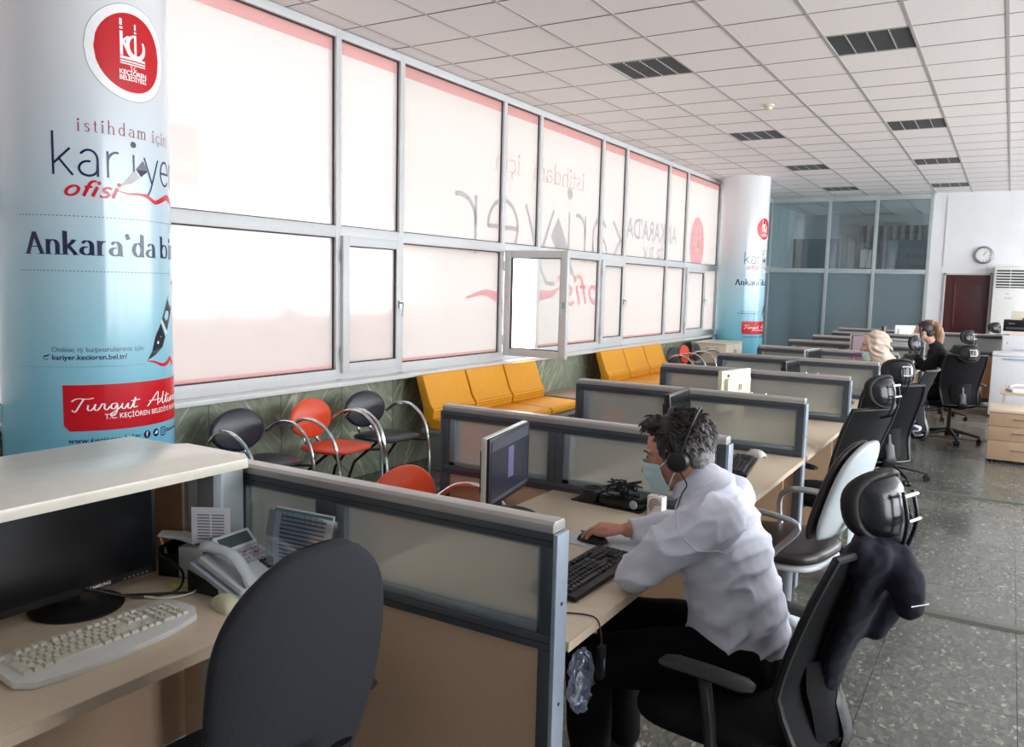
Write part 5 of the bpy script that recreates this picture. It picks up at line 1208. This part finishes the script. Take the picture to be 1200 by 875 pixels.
def face_mask(t, M, col, k=1., loops=True):
    S = M @ Matrix.Scale(k, 4)
    def mk(u, v):
        a = (u-.5)*2; ang_ = a*radians(72)
        # v 0 bottom .. 1 top
        z = -.108+.112*v + .012*(1-abs(a))*(v-.5)
        rx = .118 - .028*(1-v)**2 - .004*sin(v*pi*6)*.5
        rx += .006*sin(pi*v)
        x = rx*cos(ang_*.93)*.98 - .002; y = (.074-.012*(1-v))*sin(ang_)*1.03
        if v > .82: x += -.012*(v-.82)/.18*(1-abs(a))*.4
        return tuple(S@Vector((x, y, z*(1-.28*abs(a)**2)-.012*abs(a)**2)))
    MB().grid(mk, 23, 21, -.0022*k).build('face_mask', mat('mask_%d' % col[0], col, .75, 0, .03, 60), t, ang=80)
    w = mat('elastic_white', (240, 240, 240), .7)
    if loops:
        for s in (0, 1):
            sg = -1 if s == 0 else 1
            top = S.inverted()@Vector(mk(s, .92)); bot = S.inverted()@Vector(mk(s, .1))
            MB().tube([S@Vector(p) for p in smoothpts([top, (.03, sg*.0715, -.008), (-.004, sg*.086, .012), (-.024, sg*.088, .002), (-.02, sg*.084, -.026), (.01, sg*.066, -.048), bot], 4)], .0021*k, 6).build('ear_loop', w, t)
def torso_part(mb, spine, lat=(0, 1, 0)):
    """spine: list of (centre, depth radius, width radius)"""
    limb(mb, [s[0] for s in spine], [(s[2], s[1]) for s in spine], 26, 4, flat=Vector((1, 0, 0)))
skin_m = mat('skin_tan', (196, 138, 114), .55, 0, .07, 60); skin_f = mat('skin_fair', (214, 164, 146), .5, 0, .05, 60)
# ------------------------------------------------------------------ the man
O = Vector((-.60, 2.42, 0))
def w(x, y, z): return Vector((x, y, z))-O
man = thing('person', 'man in white shirt and pale blue mask, wearing a headset at the first desk', 'person', O)
HM = head_matrix(w(-.850, 2.425, 1.128), (-.95, -.13, -.30))
SL, EL, WL = w(-.705, 2.255, .985), w(-.880, 2.185, .812), w(-.925, 2.42, .792)
SR, ER, WR = w(-.755, 2.60, .985), w(-.915, 2.775, .81), w(-1.085, 2.615, .800)
b = MB(); head_skin(b, HM)
limb(b, [HM@Vector((-.03, 0, -.04)), w(-.79, 2.43, 1.045), w(-.735, 2.43, .99)], [.056, .056, .064], 18)
torso_part(b, [(w(-.74, 2.43, .965), .07, .13), (w(-.70, 2.43, .85), .105, .155), (w(-.65, 2.43, .68), .10, .15), (w(-.62, 2.43, .56), .10, .16)])
for S_, E__, W__ in ((SL, EL, WL), (SR, ER, WR)):
    limb(b, [S_, S_.lerp(E__, .5), E__], [.05, .042, .036]); limb(b, [E__, E__.lerp(W__, .4), W__], [.038, .036, .026])
hd = (w(-1.225, 2.55, .795)-WR).normalized()
hand(b, WR+hd*.008, (hd.x, hd.y, .10), (0, 0, 1), (-.3, -1, 0), .172, .30)
hand(b, WL+Vector((0, .01, 0)), (-.15, 1, -.02), (0, 0, 1), (-1, 0, 0), .17, .12)
LH, LK, LA = w(-.64, 2.33, .555), w(-1.00, 2.15, .535), w(-.98, 2.16, .12)
RH, RK, RA = w(-.64, 2.52, .555), w(-1.045, 2.46, .545), w(-1.02, 2.50, .12)
for a_, k_, n_ in ((LH, LK, LA), (RH, RK, RA)):
    limb(b, [a_, a_.lerp(k_, .5), k_], [.07, .06, .045]); limb(b, [k_, k_.lerp(n_, .5), n_], [.045, .04, .03])
organic(b, 'body', skin_m, man, .0034, 5, .5)
face_details(man, HM)
face_mask(man, HM, (192, 218, 222))
# shirt
def wrk(c):
    p = Vector((c.x*9+c.z*7, c.y*5, c.z*16-c.x*10)); q = mnoise.noise(p); q2 = mnoise.noise(Vector((c.x*22, c.y*22, c.z*34)))
    r = 1-abs(mnoise.noise(p*.9)); return .006*q + .012*(r**4-.3) + .0025*q2
s = MB()
torso_part(s, [(w(-.765, 2.43, 1.03), .070, .085), (w(-.75, 2.43, .995), .095, .160), (w(-.715, 2.43, .92), .122, .190), (w(-.685, 2.43, .83), .135, .188), (w(-.655, 2.43, .72), .138, .178), (w(-.635, 2.43, .63), .143, .186), (w(-.625, 2.43, .585), .140, .186)])
for S_, E__, W__, cut in ((SL, EL, WL, .86), (SR, ER, WR, .80)):
    limb(s, [S_+Vector((.03, (.03 if S_ is SL else -.03), .0)), S_.lerp(E__, .35), S_.lerp(E__, .75), E__], [.078, .070, .060, .054], 18)
    limb(s, [E__, E__.lerp(W__, .4), E__.lerp(W__, cut)], [.053, .048, .037], 16)
limb(s, [w(-.735, 2.43, 1.02), w(-.775, 2.43, 1.052)], [.078, .070], 20)
shirt_m = mat('shirt_white', (214, 216, 228), .8, 0, .015, 30, .15)
sh = organic(s, 'shirt', shirt_m, man, .0062, 5, .5, wrk)
# collar, seams, cuff
from mathutils.bvhtree import BVHTree
def on_surface(ob, pts, off=.0008):
    bv = BVHTree.FromPolygons([v.co for v in ob.data.vertices], [tuple(p.vertices) for p in ob.data.polygons]); out = []
    for p in pts:
        h = bv.find_nearest(Vector(p)); out.append(h[0]+h[1]*off)
    return out
dS = (EL-SL).normalized()
ringp = []
for q in range(29):
    a = 2*pi*q/28; e1 = Vector((0, 1, 0)).cross(dS).normalized(); e2 = Vector((0, 1, 0))
    ringp.append(SL+Vector((.02, .02, 0))+dS*(.01+.05*sin(a))+(e1*cos(a)*.10+(e2*-1)*max(0, sin(a))*.09))
MB().tube(on_surface(sh, ringp[:15]), .0022, 6).build('shoulder_seam', shirt_m, sh)
c_ = MB()
ctr = w(-.785, 2.43, 1.055); ax = (HM@Vector((-.03, 0, -.04))-w(-.735, 2.43, .99)).normalized()
def colf(u, v):
    a = 2*pi*u*.92+pi*.08; e1 = ax.cross(Vector((0, 1, 0))).normalized(); r = .064+.012*(1-v)
    return ctr+e1*cos(a)*r*1.05+Vector((0, 1, 0))*sin(a)*r+ax*(-.022+.040*v+.0*cos(a))
c_.grid(colf, 33, 5, .004); c_.build('collar', shirt_m, sh, ang=80)
c_ = MB()
def colf2(u, v):
    a = 2*pi*u*.92+pi*.08; e1 = ax.cross(Vector((0, 1, 0))).normalized(); r = .066+.020*(1-v)
    return ctr+e1*cos(a)*r*1.05+Vector((0, 1, 0))*sin(a)*r+ax*(-.018+.038*v)
c_.grid(colf2, 33, 5, .003); c_.build('collar_fold', shirt_m, sh, ang=80)
cf = WR.lerp(ER, .10); dcf = (ER-WR).normalized()
MB().tube([cf-dcf*.012, cf+dcf*.05], [.037, .041], 20).build('cuff', shirt_m, sh, bevel=.003)
bt = MB()
# trousers
tr = MB()
torso_part(tr, [(w(-.630, 2.43, .60), .128, .172), (w(-.615, 2.43, .54), .135, .185), (w(-.63, 2.43, .50), .12, .185)])
for a_, k_, n_ in ((LH, LK, LA), (RH, RK, RA)):
    limb(tr, [a_+Vector((.03, 0, -.0)), a_.lerp(k_, .5), k_], [.105, .092, .072], 18); limb(tr, [k_, k_.lerp(n_, .5), n_+Vector((0, 0, .02))], [.072, .066, .058], 16)
organic(tr, 'trousers', mat('trousers_black', (6, 6, 8), .95, spec=.2), man, .011, 5, .5, lambda c: .006*mnoise.noise(c*11))
bl = MB(); bl.lathe([(1, -.015), (1.03, -.01), (1.03, .015), (1, .018)], n=40)
bl.v = [Vector((v.x*.137+w(-.63, 0, 0).x, v.y*.181+.01, v.z+.592)) for v in bl.v]; bl.build('belt', mat('belt_black', (18, 17, 17), .4), man)
for n_, sd in ((LA, -1), (RA, 1)):
    f = MB(); limb(f, [n_+Vector((.03, 0, -.055)), n_+Vector((-.05, 0, -.065)), n_+Vector((-.16, 0, -.085))], [(.042, .055), (.045, .045), (.04, .028)], 14, flat=(0, 0, 1)); 
    fo = organic(f, 'shoe', blackpl, man, .008, 3)
    for v in fo.data.vertices: v.co.z = max(v.co.z, .004)
# hair
def hair_mat(name, top, side, mixz):
    m = bpy.data.materials.new(name); m.use_nodes = True; nt = m.node_tree; p = nt.nodes['Principled BSDF']
    g = nt.nodes.new('ShaderNodeTexCoord'); n = nt.nodes.new('ShaderNodeTexNoise'); n.inputs['Scale'].default_value = 55; n.inputs['Detail'].default_value = 3
    nt.links.new(g.outputs['Object'], n.inputs['Vector'])
    v = nt.nodes.new('ShaderNodeVectorMath'); v.operation = 'DOT_PRODUCT'; v.inputs[1].default_value = mixz[:3]; nt.links.new(g.outputs['Object'], v.inputs[0])
    a = nt.nodes.new('ShaderNodeMath'); a.operation = 'MULTIPLY_ADD'; a.inputs[1].default_value = mixz[3]; a.inputs[2].default_value = mixz[4]; nt.links.new(v.outputs['Value'], a.inputs[0])
    b_ = nt.nodes.new('ShaderNodeMath'); b_.operation = 'MULTIPLY_ADD'; b_.inputs[1].default_value = 1.6; nt.links.new(n.outputs['Fac'], b_.inputs[0]); nt.links.new(a.outputs[0], b_.inputs[2])
    r = nt.nodes.new('ShaderNodeValToRGB'); r.color_ramp.elements[0].position = .55; r.color_ramp.elements[0].color = rgb(*top); r.color_ramp.elements[1].position = 1.15 if False else 1.; r.color_ramp.elements[1].color = rgb(*side)
    nt.links.new(b_.outputs[0], r.inputs[0]); nt.links.new(r.outputs[0], p.inputs['Base Color']); p.inputs['Roughness'].default_value = .55
    return m
rh = random.Random(11)
def tufts(mb, M, n, region, length, r, flow, jitter=.25):
    for _ in range(n):
        p = region(rh); nrm = Vector((p[0]+.02, p[1], p[2]-.03)).normalized(); f = Vector(flow(p)); f = (f-nrm*f.dot(nrm)).normalized()
        f += Vector((rh.uniform(-jitter, jitter), rh.uniform(-jitter, jitter), rh.uniform(-jitter, jitter)))
        L_ = length*rh.uniform(.6, 1.2); a = Vector(p)
        pts = [a-nrm*.004, a+nrm*.004+f*L_*.35, a+nrm*.006+f*L_*.7, a+nrm*.001+f*L_]
        mb.tube([M@q for q in pts], [r*.8, r, r*.8, r*.15], 5)
h = MB(); R3 = HM.to_3x3().to_4x4()
h.ell(HM@Vector((-.026, 0, .046)), (.098, .083, .090), R3, 26, 18); h.ell(HM@Vector((-.062, 0, -.008)), (.050, .066, .066), R3, 22, 14)
limb(h, [HM@Vector((.045, y_, .105)) for y_ in (-.04, 0, .04)], [.022, .028, .022], 12)
for s_ in (-1, 1): limb(h, [HM@Vector((.022, s_*.068, .045)), HM@Vector((.022, s_*.0705, .0))], [.016, .009], 10)
def wh(c): return .0045*mnoise.noise(c*70)+.003*mnoise.noise(c*150)
hm = hair_mat('hair_greying', (38, 29, 26), (138, 134, 132), (.75, 0, -.65, 6.5, 5.8))
ho = organic(h, 'hair', hm, man, .004, 3, .5, wh)
tf = MB()
def reg(r_):
    while 1:
        a = r_.uniform(0, 2*pi); z = r_.uniform(-.5, 1); q = math.sqrt(1-z*z); x, y = q*cos(a), q*sin(a)
        P = (-.026+.098*x, .083*y, .046+.090*z)
        if P[0] > .03 and P[2] < .10: continue
        if abs(P[1]) > .05 and P[2] < .02 and P[0] > -.03: continue
        return P
tufts(tf, HM, 460, reg, .026, .0028, lambda p: (-.6 if p[0] < .0 else .35, 0, -.8 if p[0] < 0 else .15), .35)
tufts(tf, HM, 60, lambda r_: (.05+r_.uniform(-.02, .015), r_.uniform(-.055, .055), .118+r_.uniform(-.01, .012)), .035, .004, lambda p: (.55, .1, .3), .4)
to = tf.build('hair_strands', hm, ho, ang=180); tag(to, kind='stuff')
# headset
hs = thing('headset', 'black call-centre headset on the man\'s head', 'headset', O)
arc = [HM@Vector((-.022+.012*cos(a)*0, .098*cos(a), -.005+.151*sin(a))) for a in [pi*k/20 for k in range(21)]]
MB().tube(arc, [(.0035, .009)]*21, 8, flat=HM.to_3x3()@Vector((1, 0, 0))).build('head_band', blackpl, hs)
arc = [HM@Vector((-.022-.085*sin(a), .096*cos(a), -.005+.131*sin(a))) for a in [pi*k/20 for k in range(21)]]
MB().tube(arc, .004, 8).build('rear_band', blackpl, hs)
for s_ in (-1, 1):
    Mx = HM@Matrix.Translation((-.018, s_*.079, -.008))@Matrix.Rotation(-s_*pi/2, 4, 'X')
    MB().lathe([(.001, 0), (.031, 0), (.035, .006), (.034, .014), (.028, .022), (.012, .025), (.001, .025)], n=28, M=Mx).build('ear_cup', blackpl, hs)
MB().tube(smoothpts([HM@Vector((-.02, s_*.09, -.04)) if False else HM@Vector((-.02, .095, -.04)), HM@Vector((-.03, .098, -.08)), w(-.80, 2.34, 1.03), w(-.80, 2.30, .99)], 5), .0022, 6).build('headset_cable', blackpl, hs)
# jacket over the headrest of his chair
jm = mat('jacket_navy', (13, 15, 32), .9, 0, .12, 60)
J = Vector((-.575, 2.30, 0)); jk = thing('jacket', 'dark navy jacket draped over the headrest chair back, right of the seated man', 'jacket', J, FX-radians(6))
j = MB()
limb(j, [(-.12, -.315, .985), (0, -.32, 1.0), (.12, -.315, .985)], [(.035, .05), (.04, .055), (.035, .05)], 14)
limb(j, [(0, -.35, .99), (0, -.31, .86), (0, -.255, .70), (0, -.24, .60)], [(.15, .045), (.13, .04), (.09, .035), (.06, .025)], 24, flat=(0, 1, 0))
limb(j, [(0, -.29, .97), (0, -.235, .84), (0, -.19, .70), (0, -.18, .60)], [(.13, .03), (.12, .028), (.08, .03), (.05, .02)], 24, flat=(0, 1, 0))
limb(j, [(-.02, -.36, .985), (-.05, -.41, .93), (-.04, -.42, .87)], [.045, .048, .036], 14)
limb(j, [(.06, -.36, .98), (.05, -.37, .88), (.03, -.33, .76)], [.042, .042, .03], 14)
organic(j, 'cloth', jm, jk, .008, 4, .5, lambda c: .010*mnoise.noise(Vector((c.x*14, c.y*14, c.z*5)))+.004*mnoise.noise(c*40))
MB().tube([(-.09, -.435, .885), (-.055, -.468, .89)], .0025, 6).build('zip_pull', chrome, jk)
# ------------------------------------------------------------------ the two women
def seated_woman(name, label, O, hc, f, tops, k, right_hand_face=False, lean=(.10, .01, -.20)):
    t = thing(name, label, 'person', O); H = head_matrix(Vector(hc)-O, f); hw = H.translation
    b = MB(); head_skin(b, H, .93, True)
    nk = hw+Vector(lean); limb(b, [H@Vector((-.03, 0, -.04)), hw.lerp(nk, .62), nk], [.046, .046, .052], 14)
    pv = Vector((0, 0, .56)); ch = nk+Vector((.02, 0, -.09)); 
    torso_part(b, [(ch, .08, .13), (ch.lerp(pv, .5), .09, .13), (pv, .09, .15)])
    SL_, SR_ = nk+Vector((.03, -.15, -.055)), nk+Vector((.0, .15, -.055))
    EL_, ER_ = Vector((-.22, -.20, .80)), Vector((-.24, .21, .80))
    WL_, WR_ = (Vector((-.42, -.08, .80)), Vector((-.44, .12, .80)))
    if right_hand_face: WL_ = hw+Vector((-.115, -.03, -.20)); EL_ = Vector((-.26, -.16, .82))
    for a_, e_, w_ in ((SL_, EL_, WL_), (SR_, ER_, WR_)): limb(b, [a_, e_], [.04, .032]); limb(b, [e_, w_], [.032, .022])
    if right_hand_face: hand(b, WL_, (-.15, .25, 1), (-1, -.3, 0), (0, 1, 0), .15, .5)
    else: hand(b, WL_, (-1, .1, -.05), (0, 0, 1), (0, 1, 0), .16, .25)
    hand(b, WR_, (-1, -.1, -.05), (0, 0, 1), (0, -1, 0), .16, .25)
    organic(b, 'body', skin_f, t, .0055, 4); face_details(t, H, (60, 44, 38), .93)
    tp = MB(); torso_part(tp, [(nk+Vector((0, 0, -.01)), .06, .07), (nk+Vector((.015, 0, -.055)), .10, .155), (ch, .125, .18), (ch.lerp(pv, .5), .13, .17), (pv+Vector((0, 0, .03)), .14, .19)])
    limb(tp, [hw.lerp(nk, .72), nk+Vector((0, 0, -.01))], [.052, .075], 16)
    for a_, e_, w_ in ((SL_, EL_, WL_), (SR_, ER_, WR_)): limb(tp, [a_+Vector((.02, 0, 0)), a_.lerp(e_, .5), e_], [.068, .060, .052]); limb(tp, [e_, e_.lerp(w_, .88)], [.05, .036])
    organic(tp, 'top', mat(tops[0], tops[1], .85), t, .010, 4, .5, lambda c: .006*mnoise.noise(c*14))
    tr = MB()
    torso_part(tr, [(Vector((0, 0, .58)), .13, .18), (Vector((0, 0, .52)), .13, .19)])
    for s_ in (-1, 1):
        hp, kn, an = Vector((-.02, s_*.09, .545)), Vector((-.40, s_*.13, .54)), Vector((-.38, s_*.12, .09))
        limb(tr, [hp, hp.lerp(kn, .5), kn], [.095, .085, .066]); limb(tr, [kn, kn.lerp(an, .5), an], [.064, .056, .05])
        f_ = MB(); limb(f_, [an+Vector((.02, 0, -.045)), an+Vector((-.14, 0, -.06))], [(.035, .04), (.034, .025)], 12, flat=(0, 0, 1)); organic(f_, 'shoe', blackpl, t, .009, 3)
    organic(tr, 'trousers', mat(tops[2], tops[3], .9), t, .013, 4)
    return t, H, nk
Ow = Vector((-.73, 7.93, 0))
t, H, nk = seated_woman('person', 'woman in a beige headscarf and grey top working at the fifth desk', Ow, (-1.01, 7.86, 1.18), (-.96, -.12, -.18), ('top_grey', (176, 178, 192), 'skirt_grey', (140, 142, 156)), 1)
sc = MB(); R3 = H.to_3x3().to_4x4()
sc.ell(H@Vector((-.038, 0, .034)), (.106, .090, .104), R3, 26, 18); sc.ell(H@Vector((-.05, 0, -.055)), (.075, .080, .075), R3, 22, 14)
limb(sc, [H@Vector((.03, -.05, .085)), H@Vector((.03, -.072, .02)), H@Vector((.02, -.066, -.06)), H@Vector((.015, 0, -.125))], [.022, .016, .018, .026], 12)
limb(sc, [H@Vector((.03, .05, .085)), H@Vector((.03, .072, .02)), H@Vector((.02, .066, -.06)), H@Vector((.015, 0, -.125))], [.022, .016, .018, .026], 12)
limb(sc, [H@Vector((.035, -.04, .092)), H@Vector((.052, 0, .100)), H@Vector((.035, .04, .092))], [.018, .018, .018], 12)
limb(sc, [H@Vector((-.03, 0, -.08)), nk+Vector((.03, 0, .02)), nk+Vector((.07, 0, -.05)), nk+Vector((.15, -.02, -.17))], [(.088, .085), (.14, .10), (.165, .075), (.09, .03)], 20, flat=(1, 0, 0))
for s_ in (-1, 1):
    for q, (zf, zb) in enumerate(((.11, .09), (.07, .02), (.02, -.06), (-.04, -.11), (-.09, -.13))):
        limb(sc, [H@Vector((.03, s_*.072*(1-abs(zf)*2), zf)), H@Vector((-.03, s_*(.098-.02*abs(zf)*5), (zf+zb)/2-.01)), H@Vector((-.105, s_*.055, zb-.02)), H@Vector((-.15, s_*.02, zb-.07))], [.007, .013, .014, .008], 8)
organic(sc, 'headscarf', mat('scarf_beige', (214, 196, 180), .8, 0, .04, 20), t, .006, 2, .5, lambda c: .009*mnoise.noise(Vector((c.x*12+c.z*10, c.y*8, c.z*9-c.x*14)))-.006*abs(mnoise.noise(Vector((c.x*20+c.z*20, c.y*6, 0)))))
face_mask(t, H@Matrix.Translation((-.004, 0, -.035)), (196, 222, 220), .90, False)
Ow = Vector((-.52, 10.56, 0))
t, H, nk = seated_woman('person', 'woman in black with light brown ponytail and white mask, hand at her face', Ow, (-.835, 10.42, 1.215), (-.95, -.25, -.12), ('top_black', (9, 9, 12), 'trousers_black2', (12, 12, 15)), 1, True, (.165, .0, -.165))
hh = MB(); R3 = H.to_3x3().to_4x4()
hh.ell(H@Vector((-.030, 0, .040)), (.094, .082, .092), R3, 26, 18); hh.ell(H@Vector((-.06, 0, -.01)), (.05, .064, .07), R3, 20, 12)
for s_ in (-1, 1): limb(hh, [H@Vector((.03, s_*.07, .06)), H@Vector((.03, s_*.074, -.02)), H@Vector((.02, s_*.066, -.09)), H@Vector((.01, s_*.06, -.13))], [.013, .009, .007, .004], 8)
dk = mat('hair_dark', (40, 28, 26), .5, 0, .2, 120, stretch=(1, 1, .2)); ho = organic(hh, 'hair', dk, t, .006, 3, .5, lambda c: .003*mnoise.noise(Vector((c.x*90, c.y*90, c.z*20))))
pt = MB(); limb(pt, [H@Vector((-.095, 0, .085)), H@Vector((-.15, 0, .06)), H@Vector((-.175, 0, -.04)), H@Vector((-.155, 0, -.15)), H@Vector((-.13, 0, -.26))], [.026, .044, .05, .042, .012], 14)
limb(pt, [H@Vector((-.05, -.02, .112)), H@Vector((-.10, 0, .10))], [.03, .035], 12)
organic(pt, 'ponytail', mat('hair_light_brown', (142, 100, 72), .5, 0, .25, 120, stretch=(1, 1, .15)), ho, .006, 3, .5, lambda c: .006*mnoise.noise(Vector((c.x*60, c.y*60, c.z*10))))
face_mask(t, H, (236, 238, 240), .93, True)
